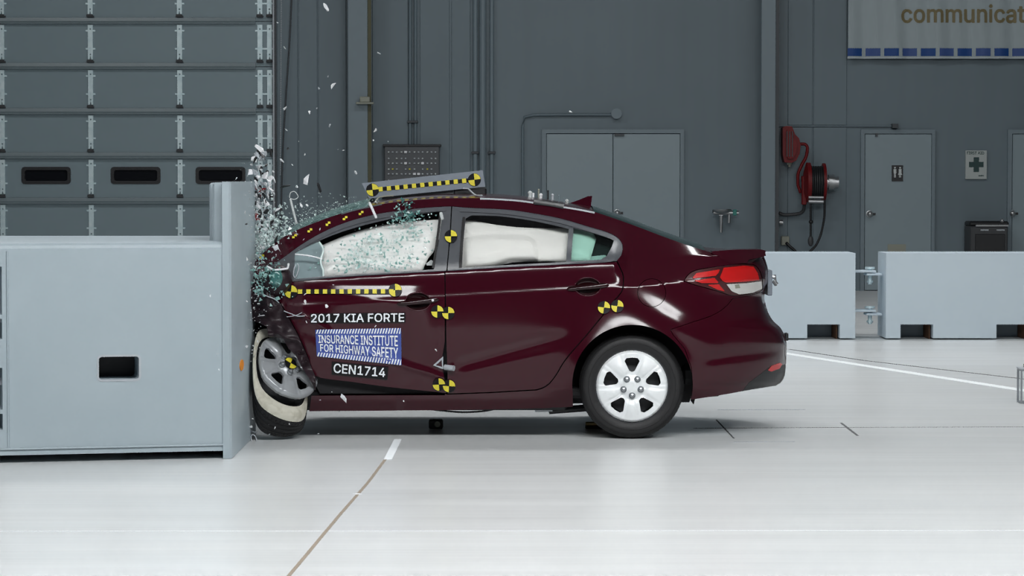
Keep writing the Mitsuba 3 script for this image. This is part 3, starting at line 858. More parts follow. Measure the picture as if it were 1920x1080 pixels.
ytop_l = ln([(440, .16), (480, .18), (560, .24), (700, .35), (850, .38), (1000, .39), (1110, .38), (1150, .355), (1200, .30), (1250, .235), (1290, .185), (1330, .15), (1440, .14), (1480, .14)])
ARCH = (1186, 722, 113.0)
crease = LineString([(568, 592), (600, 610), (640, 636), (690, 662), (730, 676), (770, 690), (806, 700), (830, 709)])
_cr = np.array([crease.interpolate(t, normalized=True).coords[0] for t in np.linspace(0, 1, 60)])


def S(px, py, tail=True):
    px, py = np.asarray(px, float), np.asarray(py, float)
    t, b, c = top_l(px), np.maximum(belt_l(px), top_l(px) + 4), char_l(px)
    t = np.minimum(t, b - 4)
    v = np.where(py < b, (py - t) / (b - t), np.where(py < c, 1 + (py - b) / (c - b), 2 + 2 * (py - c) / (768 - c)))
    y = Yv(np.clip(v, -1, 4.3))
    # the window region leans in to ytop at the roof edge
    k = np.clip((y - .032) / (1 - .032), 0, 2)
    y = np.where(v < 1, .032 + k * (ytop_l(px) - .032), y)
    # behind the rear window the roof pillar runs smoothly into the shoulder
    w = np.clip((px - 1148) / 40, 0, 1); w = w * w * (3 - 2 * w)
    y = np.where(v < 2, (1 - w) * y + w * (.002 + ytop_l(px) * np.clip(1 - v / 2, 0, 2) ** 1.25), y)
    # flared wheel arch, shoulder over it, dented front door, buckled crease, door sculpting
    r = np.hypot(px - ARCH[0], (py - ARCH[1]))
    y = y - .060 * np.exp(-np.clip(r - ARCH[2], 0, None) / 42.0) * np.clip((790 - py) / 60, 0, 1)
    y = y - .020 * np.exp(-((px - 1255) / 75) ** 2 - ((py - 600 - .6 * (px - 1255)) / 26) ** 2)
    yb_ = 552 + .14 * (px - 640)
    ramp = np.clip(py - 534, 0, np.maximum(yb_ - 534, 1)) * .00075 * np.exp(-(np.clip(py - yb_, 0, None) / 42.0) ** 1.5)
    wx_ = np.clip((px - 590) / 55, 0, 1) * np.clip((812 - px) / 45, 0, 1)
    y = y - ramp * wx_ * wx_ * (3 - 2 * wx_)
    y = y + .016 * np.exp(-((px - 640) / 60) ** 2 - ((py - 640 - .35 * (px - 640)) / 24) ** 2)
    d = np.min(np.hypot(px[..., None] - _cr[:, 0], py[..., None] - _cr[:, 1]), -1) if px.size < 400000 else 0
    y = y - .016 * np.exp(-d / 9.0)
    q = (py - (690 - .26 * (px - 840))) / 13.0
    y = y + .013 * np.exp(-q * q) * np.clip((px - 835) / 40, 0, 1) * np.clip((1075 - px) / 60, 0, 1) * (px < 1080)
    q = (py - (672 - .13 * (px - 1330))) / 12.0
    y = y + .012 * np.exp(-q * q) * np.clip((px - 1310) / 30, 0, 1)
    # crushed front
    f = np.clip((585 - px) / 110, 0, 1)
    y = y + f * f * (.10 + .14 * (meshkit.fbm(np.stack([px / 26, py / 26, 0 * px], -1), 3) - .5)) * (py > 440)
    if tail:
        tt = np.clip((px - 1255) / (xend_l(np.clip(py, 478, 758)) - 1255), 0, .9995)
        y = y + .70 * (1 - np.sqrt(1 - np.abs(tt) ** 2.4))
    return y


def on_car(off=0.0, tail=True):
    return lambda u, v: P(u, v, S(u, v, tail) + off)


def panel(name, poly, mat, parent=CAR, off=0.0, depth=.02, step=3.0, smooth=35, fn=None, **kw):
    return add(name, clip_grid(poly, step, fn or on_car(off), depth), mat, parent, smooth=smooth, **kw)


def spline(pts, n=6, closed=False):
    p = np.array(pts, float)
    s = np.r_[0, np.cumsum(np.hypot(*np.diff(p, axis=0).T))]
    q = np.linspace(0, s[-1], (len(p) - 1) * n + 1)
    return np.column_stack([Pchip(s, p[:, 0])(q), Pchip(s, p[:, 1])(q)]).tolist()


roof_edge = spline([p for p in TOP if p[0] <= 1345])
tail_edge = [(float(xend_l(y)), y) for y in np.linspace(480, 722, 60)]
arch_disc = Point(ARCH[0], ARCH[1]).buffer(ARCH[2], quad_segs=32)
arch_cut = arch_disc.union(sbox(ARCH[0] - ARCH[2] + 1, 722, ARCH[0] + ARCH[2] - 12, 800))
OUT = Polygon(roof_edge + [(1352, 484), (1368, 493), (1400, 494), (1404, 488), (1430, 482)] + tail_edge + [(1455, 723), (1400, 732), (1292, 749), (1180, 749), (1072, 763), (950, 767), (835, 769), (580, 771), (585, 742), (592, 706), (560, 680), (470, 640), (466, 540)]).buffer(0)
F_DOOR = Polygon(spline([(508, 545), (502, 524), (520, 511), (548, 527), (640, 519), (740, 513), (834, 508)], 3) + [(835, 560), (835, 640), (829, 676), (838, 737)] + spline([(836, 738), (800, 734), (740, 728), (660, 717), (592, 706), (578, 672), (560, 630), (541, 595), (527, 570)], 3)).buffer(0)
R_DOOR = Polygon([(834, 508)] + spline([(838, 508), (950, 501), (1050, 496), (1140, 491.5), (1157, 490)], 3) + spline([(1163, 503), (1169, 522), (1168, 540), (1150, 566), (1105, 622), (1055, 682), (1042, 704), (1024, 724), (1006, 731)], 4) + [(920, 736), (838, 739), (838, 700), (836, 640), (835, 560)]).buffer(0)
dlo_top = spline([(498, 503), (530, 484), (560, 462), (600, 438), (640, 420), (690, 405), (740, 396), (800, 389.5), (848, 387), (870, 389), (950, 393), (1000, 400), (1050, 409.5), (1100, 424), (1140, 436), (1160, 447), (1168, 461)], 4)
dlo_bot = spline([(1168, 461), (1166, 476), (1157, 489.5), (1140, 491.5), (1050, 496), (950, 501), (834, 508), (740, 513), (640, 519), (548, 527), (520, 511)], 4)
DLO = Polygon(dlo_top + dlo_bot[1:]).buffer(0)
FUEL = Point(1222, 549).buffer(26)
TAIL_LAMP = Polygon(spline([(1283, 527), (1290, 516), (1302, 508), (1350, 500), (1395, 495.5), (1414, 497), (1424, 508), (1429, 524), (1430, 541), (1424, 547)], 3) + spline([(1400, 552), (1378, 554), (1340, 544), (1300, 533)], 3)).buffer(0)
BUMPER = Polygon([(1292, 752), (1299, 720), (1297, 690), (1285, 655), (1262, 627)] + spline([(1258, 618), (1300, 604), (1335, 592), (1358, 578), (1374, 560)], 4) + [(1398, 556), (1432, 548), (1500, 548), (1500, 722), (1455, 723), (1400, 732)]).buffer(0).intersection(OUT.buffer(1)).difference(arch_cut)
SILL = Polygon([(584, 742), (700, 741.5), (838, 741), (1006, 735), (1030, 748), (1030, 765), (950, 767), (835, 769), (580, 771)]).buffer(0)
FLAP = Polygon([(470, 546), (478, 520), (497, 512), (507, 545), (526, 571), (540, 596), (559, 631), (577, 673), (591, 707), (592, 733), (579, 708), (567, 690), (554, 666), (541, 654), (531, 635), (515, 632), (503, 630), (500, 612), (486, 606), (473, 600)]).buffer(0)
DIFF = Polygon([(1475, 683), (1440, 690), (1424, 703), (1404, 718), (1390, 736), (1480, 740)]).buffer(0)
g = 1.0
QUARTER = OUT.difference(unary_union([DLO.buffer(.4), F_DOOR.buffer(g), R_DOOR.buffer(g), arch_cut, BUMPER.buffer(g), TAIL_LAMP.buffer(g), FUEL.buffer(.8), SILL, FLAP.buffer(2),
                                      sbox(440, 516, 600, 800), sbox(580, 560, 834, 742.0)]))
QUARTER = max(getattr(QUARTER, 'geoms', [QUARTER]), key=lambda q: q.area)
panel('side_panel', QUARTER, 'm_paint', depth=.03)
panel('sill', SILL, 'm_paint', depth=.05)
panel('fuel_door', FUEL.buffer(-.2), 'm_paint', depth=.015, step=2.5)
bum = panel('rear_bumper', BUMPER.difference(DIFF.buffer(.4)), 'm_paint', depth=.04)
panel('diffuser', DIFF.intersection(BUMPER), 'm_black', bum, depth=.04, label='black plastic lower edge')
refl = Polygon([(1440, 694), (1447, 686), (1463, 680), (1467, 683), (1462, 691), (1446, 697)])
panel('reflector', refl, 'm_lamp_red', bum, off=-.006, depth=.012, step=2, label='red reflector')


def pocket(cx, cy, rx, ry):
    return shapely.affinity.scale(Point(cx, cy).buffer(1, quad_segs=12), rx, ry)


HANDLES = {'f': (783.5, 565.5), 'r': (1102, 537.5)}
POCK = {k: pocket(x, y, 23, 16) for k, (x, y) in HANDLES.items()}
fd = tag(CAR + '__front_door')
rd = tag(CAR + '__rear_door')
panel('skin', F_DOOR.buffer(-g).difference(POCK['f']), 'm_paint', fd, depth=.010)
panel('skin', R_DOOR.buffer(-g).difference(POCK['r']), 'm_paint', rd, depth=.010)
labels.pop(fd, None); labels.pop(rd, None)
for k, door in (('f', fd), ('r', rd)):
    hx, hy = HANDLES[k]
    dish = lambda u, v: P(u, v, S(u, v) + .035 * np.clip(1 - ((u - hx) / 23) ** 2 - ((v - hy) / 16) ** 2, 0, 1) ** .6)
    panel('handle_pocket', POCK[k].buffer(.3), 'm_paint_dark', door, depth=0, step=2, fn=dish)
    rim_ = lambda u, v: P(u, v, S(u, v) - .004 * np.clip(1 - np.abs(np.hypot((u - hx) / 24.2, (v - hy) / 17.2) - 1) / .05, 0, 1))
    panel('pocket_lip', pocket(hx, hy, 25.4, 18.4).difference(pocket(hx, hy, 23, 16)), 'm_paint', door, depth=0, step=.8, fn=rim_)
    bar = Polygon(spline([(hx - 40, hy + 4.5), (hx - 34, hy - .5), (hx - 15, hy - 2.2), (hx + 15, hy - 5.4), (hx + 30, hy - 6.6), (hx + 40, hy - 3.5), (hx + 34, hy + 1.0), (hx + 18, hy + 3.5), (hx - 14, hy + 6.2), (hx - 33, hy + 7.8), (hx - 40, hy + 4.5)], 3)).buffer(0)
    cl = bar.centroid
    arc = lambda u, v: P(u, v, S(u, v) - .006 - .020 * np.clip(1 - ((u - hx) / 40) ** 2, 0, 1) ** .5 + .010 * ((v - hy + .11 * (u - hx)) / 5.5) ** 2)
    hk = panel('handle', bar, 'm_paint_dark', door, depth=.012, step=1.6, fn=arc, label='dark red pull handle')
    if k == 'f':
        add('lock_cylinder', cyl(P(hx + 28, hy - 2.5, S(hx + 28., hy - 2.5) - .022), P(hx + 28, hy - 2.5, S(hx + 28., hy - 2.5) + .01), .008, n=14), 'm_white', hk, smooth=40, label='bright round lock cylinder')

# window frames
HOLE_F = Polygon(spline([(553, 474), (600, 451), (640, 435), (700, 418), (760, 405.5), (822, 397)], 3) + [(830, 399), (823, 450), (813, 505)] + spline([(812, 505.5), (740, 510), (640, 516), (551, 524)], 3)).buffer(0)
FR_F = Polygon(spline([(498, 503), (530, 484), (560, 462), (600, 438), (640, 420), (690, 405), (740, 396), (800, 389.5), (846, 387)], 3) + [(843, 440), (837, 507.5)] + spline([(834, 508), (740, 513), (640, 519), (548, 527), (520, 511)], 3)).buffer(0)
panel('window_frame', FR_F.difference(HOLE_F), 'm_trim', fd, off=.004, depth=.04, step=2.5)
HOLE_R = Polygon(spline([(873, 410), (880, 404), (920, 404.5), (980, 411), (1030, 420.5), (1067, 429.5)], 3) + [(1065, 460), (1062, 491)] + spline([(1060, 492), (1000, 495.5), (930, 499), (866, 503.5)], 3) + [(868, 460)]).buffer(0)
HOLE_Q = Polygon([(1075, 427.5), (1110, 437), (1144, 447.5), (1151, 451), (1147, 463), (1138, 480), (1127, 487), (1070, 490.5)]).buffer(0)
FR_R = Polygon([(848, 387)] + spline([(850, 387.5), (870, 389), (950, 393), (1000, 400), (1050, 409.5), (1100, 424), (1140, 436), (1160, 447), (1168, 461), (1166, 476), (1157, 489.5), (1140, 491.5), (1050, 496), (950, 501), (839, 507.5)], 4) + [(845, 440)]).buffer(0)
panel('window_frame', FR_R.difference(unary_union([HOLE_R, HOLE_Q])), 'm_trim', rd, off=.004, depth=.04, step=2.5)


def strip_on(pts, w, off, name, mat, parent, dep=.008, **kw):
    poly = LineString(spline(pts, 4)).buffer(w / 2, cap_style=2)
    return panel(name, poly, mat, parent, off=off, depth=dep, step=2.5, **kw)


# lighter outer rib of the frame and dark rubber inside it
strip_on([(572, 458.5), (600, 443.5), (640, 426), (690, 411), (740, 401.5), (800, 394.5), (836, 392)], 7, -.004, 'frame_rib', 'm_trim', fd)
strip_on([(862, 394), (880, 394.5), (950, 399), (1000, 406), (1050, 415.5), (1100, 430), (1138, 442)], 6, -.004, 'frame_rib', 'm_trim', rd)
strip_on([(826, 398), (821, 440), (812, 503)], 4.5, -.003, 'rubber_seal', 'm_rubber', fd)
strip_on([(870, 407), (866, 450), (863, 502)], 5, -.003, 'rubber_seal', 'm_rubber', rd)
strip_on([(1071, 430), (1068, 462), (1066, 492)], 9, -.003, 'window_post', 'm_trim', rd)
strip_on([(548, 526), (640, 517.5), (740, 511.5), (836, 506)], 4.2, -.008, 'belt_strip', 'm_trim', fd)
strip_on([(840, 506), (950, 499.2), (1050, 494), (1140, 489.5), (1154, 487)], 4.2, -.008, 'belt_strip', 'm_trim', rd)


def pane_fn(u, v):
    k = .97 - (v - top_l(u)) / (belt_l(u) - top_l(u))
    return P(u, v, .032 + k * (ytop_l(u) - .032) + .022)


panel('pane', HOLE_R.buffer(1.5), 'm_glass', rd, depth=0, step=6, fn=pane_fn)
panel('quarter_pane', HOLE_Q.buffer(1.5), 'm_glass_green', rd, depth=0, step=6, fn=pane_fn, label='small green tinted rear pane')
# remains of the front pane, in the front lower corner
panel('broken_pane', Polygon([(551, 476), (575, 462), (600, 452), (604, 470), (598, 492), (606, 512), (604, 521), (551, 525)]), 'm_crazed', fd, depth=.004, step=6, fn=pane_fn, label='broken remains of the window pane')

bp = labels and fd + '__broken_pane'
add('crack', tube([P(553, 477, .05), P(575, 479, .06), P(604, 486, .06)], .005, 6), 'm_white', bp, smooth=True)
add('crack', tube([P(598, 454, .1), P(606, 470, .08), P(601, 490, .06), P(606, 510, .05), P(606, 520, .045)], .007, 6), 'm_shard_pale', bp, smooth=True)

# inside: dark liner, airbags, seat and dashboard
LIN = Polygon(spline([(478, 516), (500, 500), (560, 455), (640, 413), (740, 389), (850, 381), (950, 386), (1050, 402), (1150, 430), (1200, 462)], 3) + [(1200, 520), (1130, 640), (1062, 738), (600, 738), (575, 690), (545, 620), (480, 560)]).buffer(0)
inner_front = LIN.difference(unary_union([arch_disc.buffer(2), HOLE_F.buffer(1), HOLE_R.buffer(1), HOLE_Q.buffer(1)]))
add('inner_liner', clip_grid(inner_front, 5, on_car(.055, False), 0), 'm_interior', CAR, smooth=False)


def cushion(poly, off, bulge, seed, seam=None):
    b = poly.boundary

    def fn(u, v):
        d = shapely.distance(shapely.points(u, v), b)
        h = bulge * np.clip(d / 26.0, 0, 1) ** .5
        h = h + .012 * (meshkit.fbm(np.stack([u / 60, v / 24 + u / 160, 0 * u + seed], -1), 3) - .5) * np.clip(d / 10, 0, 1)
        if seam is not None:
            ds = shapely.distance(shapely.points(u, v), seam.boundary)
            h = h + np.where(shapely.contains(seam, shapely.points(u, v)), .02, 0) * np.clip(ds / 9, 0, 1) - .010 * np.exp(-(ds / 4.0) ** 2)
        return P(u, v, S(u, v, False) + off - h)
    return fn


FBAG = Polygon(spline([(602, 521), (600, 494), (604, 478), (597, 466), (622, 452), (660, 437), (700, 425.5), (760, 416), (836, 411)], 3) + [(836, 440)] + spline([(822, 450), (812, 474), (802, 486), (790, 509), (700, 520)], 3)).buffer(0)
RBAG = Polygon(spline([(858, 520), (860, 412), (884, 413), (925, 421), (985, 427), (1040, 428), (1108, 428)], 3) + [(1118, 448), (1106, 490)] + spline([(1085, 491), (1000, 490.5), (965, 492), (940, 497), (918, 504), (880, 512)], 3)).buffer(0)
seamR = Polygon(spline([(868, 496), (868, 452), (884, 442), (930, 440), (980, 440), (1000, 448), (1011, 470), (1012, 489), (960, 490), (920, 503), (868, 505)], 3)).buffer(0)
seamF = Polygon(spline([(640, 500), (636, 470), (660, 450), (720, 438), (765, 440), (770, 500), (700, 508), (640, 508)], 3)).buffer(0)
add('curtain_airbag', clip_grid(FBAG, 3, cushion(FBAG, .12, .045, 3), .05), 'm_airbag', CAR, smooth=40, label='inflated white curtain airbag in the front window')
add('curtain_airbag', clip_grid(RBAG, 3, cushion(RBAG, .12, .045, 8, seamR), .05), 'm_airbag', CAR, smooth=40, label='inflated white curtain airbag in the rear window')
# black headlining over the bags and the seat edge by the centre pillar
add('headlining', clip_grid(Polygon(spline([(570, 462), (640, 428), (740, 398), (850, 388), (950, 394), (1070, 414), (1160, 440)], 3) + spline([(1160, 470), (1070, 440), (950, 432), (850, 420), (740, 424), (640, 446), (580, 474)], 3)).buffer(0), 5, on_car(.15, False), 0), 'm_interior', CAR, smooth=True)
st = key_of('front_seat', CAR)
scene[st] = mikit.ply(trimesh.creation.icosphere(3, 1).apply_scale([.10, .16, .20]).apply_translation(P(826, 512, .48)), 'm_interior', smooth=True)
add('belt_guide', clip_grid(Polygon([(799, 494), (808, 487), (812, 489), (810, 498), (800, 498)]), 3, on_car(.09, False), .01), 'm_offwhite', st, smooth=False)
ds = P(575, 520, .5)
add('dashboard', box(ds[0] - .25, ds[0] + .12, .30, 1.5, .72, 1.02, .05), 'm_dark_grey', CAR, smooth=False)
add('rear_shelf', clip_grid(Polygon([(1040, 486), (1075, 484), (1135, 478), (1150, 500), (1040, 505)]), 5, on_car(.14, False), 0), 'm_offwhite', CAR, smooth=False, label='white shelf edge in the rear corner window')
add('rear_seat', clip_grid(Polygon([(1112, 470), (1118, 455), (1128, 447), (1150, 446), (1165, 470), (1150, 486), (1108, 486)]), 4, on_car(.17, False), .06), 'm_interior', CAR, smooth=True)
add('cabin_floor', box(-1.35, .75, .12, 1.66, .24, .30, .02), 'm_interior', CAR, smooth=False)

# underbody
uk = add('underbody', box(-1.30, .34, .12, 1.66, .168, .29, .02), 'm_black', CAR, smooth=False)
add('muffler', box(1.02, 1.42, .3, 1.48, .30, .45, .05), 'm_black', uk, smooth=False)
add('brake_line', tube([P(797, 766, .15), P(830, 770, .15), P(870, 773, .15), P(905, 771, .15), P(935, 765, .15)], .006, 6), 'm_black', uk, smooth=True)
add('exhaust_pipe', tube([[-.6, .95, .17], [.1, .95, .17], [.5, .9, .18], [1.3, .7, .24]], .03, 10), 'm_steel', uk, smooth=True)
add('rear_arm', cat(cyl(P(1030, 770, .3), P(1110, 764, .35), .022, n=10), box(*P(1040, 774, .28)[[0]], *P(1075, 774, .28)[[0]], .26, .4, .19, .235, .01)), 'm_black', uk, smooth=False)
add('jack_bracket', cyl(P(1003, 769, .2), P(1036, 768, .2), .012, n=8), 'm_lightgrey', uk, smooth=40)

# wheel house
wc = P(ARCH[0], ARCH[1], .1)
RA = ARCH[2] / 310.0 * 1.0
th = np.linspace(-.30, math.pi + .30, 40)
v, f = [], []
for t in th:
    for y in (.045, .34):
        v.append([wc[0] + RA * 1.06 * math.cos(t), y, wc[2] + RA * 1.06 * math.sin(t)])
for i in range(len(th) - 1):
    f += [(2 * i, 2 * i + 1, 2 * i + 3), (2 * i, 2 * i + 3, 2 * i + 2)]
wl = add('wheel_house', tm(v, f), 'm_interior', CAR, smooth=True)
add('back_plate', prism(Point(wc[0], wc[2]).buffer(RA * 1.05, quad_segs=16).difference(sbox(wc[0] - 1, -1, wc[0] + 1, .2)), .34, .36), 'm_interior', wl, smooth=False)

# roof, windshield, rear glass, boot lid: skins across the car
WID = 1.78


def across(x0, x1, n, rise, off=0.0, m=20, drop=0.0, y_frac=None):
    xs = np.linspace(x0, x1, n)
    e = P(xs, top_l(xs) + drop, S(xs, top_l(xs) + drop) + off)
    e2 = e.copy()
    v = []
    for a in e:
        y0, y1 = a[1], WID - a[1]
        for t in np.linspace(0, 1, m):
            v.append([a[0], y0 + (y1 - y0) * t, a[2] + rise * (1 - (2 * t - 1) ** 2) ** .75])
    f = []
    for i in range(n - 1):
        for j in range(m - 1):
            a, b_, c, d = i * m + j, (i + 1) * m + j, (i + 1) * m + j + 1, i * m + j + 1
            f += [(a, b_, c), (a, c, d)]
    return tm(v, f)


rf = add('roof', across(690, 1112, 60, .026), 'm_paint', CAR, smooth=True)
add('windshield', across(486, 690, 40, .050), 'm_cracked', CAR, smooth=True, label='shattered green windshield')
add('rear_window', across(1113, 1322, 40, .034, off=.03), 'm_rear_glass', CAR, smooth=True, label='dark green rear window')
bl = add('boot_lid', across(1322, 1436, 24, .020), 'm_paint', CAR, smooth=True)
sp_poly = Polygon([(1334, 474.5), (1352, 484), (1368, 493), (1400, 493.5), (1404, 487), (1433, 481), (1436, 470), (1425, 467.5), (1380, 468), (1336, 471)])
panel('spoiler', sp_poly, 'm_paint', bl, off=-.004, depth=.25, step=3, fn=lambda u, v: P(u, v, .15 + .28 * np.clip((u - 1330) / 110, 0, 1) ** 2 + .0 * v))
# roof edge strips: dark trim in front, pale ones paint in the highlight line
strip_on([(640, 401.5), (660, 395.5), (700, 386.3), (716, 383)], 2.4, -.004, 'roof_strip', 'm_trim', rf)
strip_on([(900, 372.6), (960, 375.4), (1000, 380)], 3.4, -.004, 'roof_strip', 'm_lightgrey', rf, label='pale strip painted as the highlight along the roof edge')
strip_on([(1056, 388.4), (1090, 394), (1115, 399)], 3.4, -.004, 'roof_strip', 'm_lightgrey', rf, label='pale strip painted as the highlight along the roof edge')
strip_on([(1001, 378.5), (1030, 381.5), (1057, 387)], 10, -.008, 'tape_patch', 'm_black', rf, label='black tape patch')
fin = Polygon([tuple(P(x, y, .89)[[0, 2]]) for x, y in [(1068, 381), (1085, 375), (1102, 368), (1110, 367.5), (1107, 392), (1068, 392)]])
add('antenna_fin', prism(fin, .865, .915), 'm_paint', rf, smooth=False, label='dark red shark fin antenna')

# tail end
ys = np.linspace(482, 722, 40)
e = P(xend_l(ys) - 1.5, ys, .62)
v = np.vstack([e, e * [1, 0, 1] + [0.012, WID / 2, 0], e * [1, 0, 1] + [0, WID - .62, 0]])
k = len(e)
f = [(a + o, a + 1 + o, a + 1 + o + k) for a in range(k - 1) for o in (0, k)] + [(a + o, a + 1 + o + k, a + o + k) for a in range(k - 1) for o in (0, k)]
te = add('tail_panel', tm(v, f), 'm_paint', CAR, smooth=True)
pl0 = P(1441, 530, .7)
add('number_plate', box(pl0[0] - .01, pl0[0] + .02, .66, 1.10, pl0[2] - .08, pl0[2] + .08, .004), 'm_plate_grey', te, smooth=False, label='grey plate holder')
add('plate_bracket', cat(cyl(P(1444, 518, .7), P(1453, 520, .7), .012, n=8), cyl(P(1450, 526, .7), P(1456, 534, .7), .014, n=8), cyl(P(1453, 515, .7), P(1455, 536, .7), .006, n=8)), 'm_steel', te, smooth=40)
add('sensor', box(*P(1471, 631, .75)[[0]], *P(1477, 631, .75)[[0]], .7, .78, P(0, 638, .75)[2], P(0, 624, .75)[2], .004), 'm_black', te, smooth=False)
add('tow_hook', cyl(P(1468, 655, .7), P(1474, 652, .7), .012, n=8), 'm_red', te, smooth=40)

# tail lamp
tl = key_of('tail_lamp', CAR)
scene[tl] = mikit.ply(clip_grid(TAIL_LAMP.buffer(-.3), 2.5, on_car(.004), .03), 'm_lamp_dark', smooth=35)
labels[tl] = {'label': 'red and clear tail lamp'}
for nm, mt, pts in [('lens', 'm_lamp_red', [(1299, 520), (1306, 512), (1350, 505), (1347, 512), (1342, 517), (1300, 522)]),
                    ('lens', 'm_lamp_red', [(1357, 502), (1396, 498), (1413, 500), (1421, 512), (1424, 525), (1400, 528), (1362, 530), (1355, 527), (1350, 520)]),
                    ('lens', 'm_lamp_red', [(1300, 526), (1340, 521), (1347, 529), (1346, 531), (1316, 531)]),
                    ('lens', 'm_lamp_red', [(1326, 534), (1348, 533), (1360, 547), (1345, 543)]),
                    ('clear_lens', 'm_lamp_clear', [(1362, 533), (1400, 531), (1428, 527.5), (1429, 541), (1412, 549), (1386, 552), (1372, 546)])]:
    panel(nm, Polygon(pts).buffer(-.8).buffer(.8), mt, tl, off=-.004, depth=.012, step=2, label='clear lower lens' if nm == 'clear_lens' else None)
panel('bulb', Polygon([(1378, 534), (1386, 533), (1388, 540), (1379, 541)]), 'm_beige', tl, off=-.007, depth=.01, step=2)

# the far side, mirrored
def mirrored(poly, off=0.0, depth=.02):
    m = clip_grid(poly, 6, on_car(off), depth)
    v = m.vertices.copy(); v[:, 1] = WID - v[:, 1]
    return tm(v, m.faces[:, ::-1])


fs_poly = OUT.difference(unary_union([DLO, arch_cut, sbox(440, 400, 560, 800)]))
fs_ = add('far_side', mirrored(fs_poly), 'm_paint', CAR, smooth=35)
add('far_windows', mirrored(DLO, .01), 'm_rear_glass', fs_, smooth=True)

# ------------------------------------------------------------------ wheels
RW = .3165
W0 = P(1185, 724.5, .03)
tprof = [(.222, .012), (.232, .004), (.255, -.004), (.280, -.004), (.300, .006), (.311, .022), (.3145, .030), (RW, .045), (RW, .068), (RW - .006, .070), (RW - .006, .078), (RW, .080), (RW, .103), (RW - .006, .105), (RW - .006, .113), (RW, .115), (RW, .14), (RW - .006, .142), (RW - .006, .15), (RW, .152), (RW, .166), (.311, .188), (.30, .204), (.27, .214), (.235, .206), (.222, .196)]
grooves = []
rim_prof = [(.224, .010), (.218, .016), (.214, .05), (.19, .09), (.19, .16), (.20, .2), (.215, .205)]
HRAD = .2175


def hub_fn(u, v):
    r = np.hypot(u, v)
    a = np.arctan2(v, u)
    y = -.006 - .012 * np.clip(1 - (r / HRAD) ** 2, 0, 1) + .010 * np.exp(-((r - .075) / .022) ** 2) - .006 * np.exp(-(r / .045) ** 4) + .020 * np.clip((r - .203) / .0145, 0, 1) ** 2
    # raised spokes between the openings
    s = np.cos(5 * (a + math.pi / 2))
    y = y - .010 * np.clip(s, 0, 1) * np.exp(-((r - .135) / .05) ** 2) + .004 * np.exp(-((np.abs(s) - .35) / .18) ** 2) * (r > .07)
    return np.stack([u, y, v], -1)


holes = []
for k in range(5):
    a = math.pi / 2 + k * 2 * math.pi / 5
    pts = [(.095, -.016), (.155, -.046), (.172, -.034), (.176, 0), (.172, .034), (.155, .046), (.095, .016), (.088, 0)]
    hp_ = Polygon([(r_ * math.cos(a) - t_ * math.sin(a), r_ * math.sin(a) + t_ * math.cos(a)) for r_, t_ in pts]).buffer(-.006).buffer(.006)
    holes.append(hp_)
cap_poly = Point(0, 0).buffer(HRAD, quad_segs=32).difference(unary_union(holes))


def build_wheel(parent, place, chalked_shaded=False, squash=None, broken=None, place_cap=None):
    def put(m, cap=False):
        m = m.copy().apply_transform(place_cap if cap and place_cap is not None else place)
        return squash(m, cap) if squash else m
    n = 90
    ty = lathe(tprof, n, True)
    tk = add('tyre', put(ty), 'm_tyre', parent, smooth=40)
    # tread blocks: short cross grooves cut as raised lugs
    lugs = []
    for k in range(72):
        a = k * 2 * math.pi / 72
        for (y0, y1) in ((.047, .066), (.154, .166)):
            b_ = box(RW - .004, RW + .0015, y0, y1, -.0105, .0105)
            b_.apply_transform(trimesh.transformations.rotation_matrix(-a, [0, 1, 0]))
            lugs.append(b_)
    key = add('tread_blocks', put(cat(lugs)), 'm_tyre', tk, smooth=False, kind='stuff')
    if chalked_shaded:
        dp = [(.236, -.0015), (.256, -.0075), (.280, -.0075), (.302, .003), (.313, .020), (.3168, .028)]
        add('chalked_wall', put(lathe([(r_, y - .002) for r_, y in dp], n)), 'm_tyre_dust', tk, smooth=True, label='cream chalk on the tyre wall')
    else:
        add('wall_rib', put(cat(lathe([(.262, -.006), (.264, -.0085), (.266, -.006)], n), lathe([(.296, .0), (.298, -.001), (.300, .004)], n))), 'm_rubber', tk, smooth=True)
    add('rim', put(cat(lathe(rim_prof, 60), lathe([(.001, .06), (.05, .055), (.10, .07), (.17, .075), (.19, .10)], 60))), 'm_dark_grey', parent, smooth=40)
    add('brake_drum', put(cat(lathe([(.001, .066), (.075, .064), (.09, .068), (.125, .069)], 40))), 'm_dark_grey', parent, smooth=40)
    cp = cap_poly if broken is None else cap_poly.difference(broken)
    hk = add('hubcap', put(clip_grid(cp, .006, hub_fn, .016), True), 'm_hubcap_shaded' if chalked_shaded else 'm_hubcap', parent, smooth=35, label='silver five-spoke hubcap')
    for k in range(5):
        a = -math.pi / 2 + k * 2 * math.pi / 5
        cx, cy = .0545 * math.cos(a), .0545 * math.sin(a)
        if broken is not None and broken.contains(Point(cx, cy)):
            continue
        nut = cat(lathe([(.020, -.004), (.020, -.010), (.0175, -.013), (.015, -.011), (.014, -.016), (.012, -.026), (.001, -.030)], 18)).apply_translation([cx, -.010, cy])
        add('nut', put(nut, True), 'm_nut', hk, smooth=35)
    if chalked_shaded:
        disc = Point(0, 0).buffer(.040, quad_segs=10)
        f0 = lambda u, v: np.stack([u, -.034 + 0 * u, v], -1)
        mk_ = add('target_marker', put(clip_grid(disc, .02, f0, .006), True), 'm_sticker_black', hk, smooth=False, label='yellow and black target disc')
        for s_ in (1, -1):
            q_ = disc.buffer(-.001).intersection(sbox(*sorted((0, -s_ * .05)), *sorted((0, s_ * .05))) if False else sbox(min(0, -s_ * .05), min(0, s_ * .05), max(0, -s_ * .05), max(0, s_ * .05)))
            q_ = shapely.affinity.rotate(q_, -20, origin=(0, 0))
            f1 = lambda u, v: np.stack([u, -.036 + 0 * u, v], -1)
            add('yellow_quarter', put(clip_grid(q_, .02, f1, .003), True), 'm_yellow', hk, smooth=False)


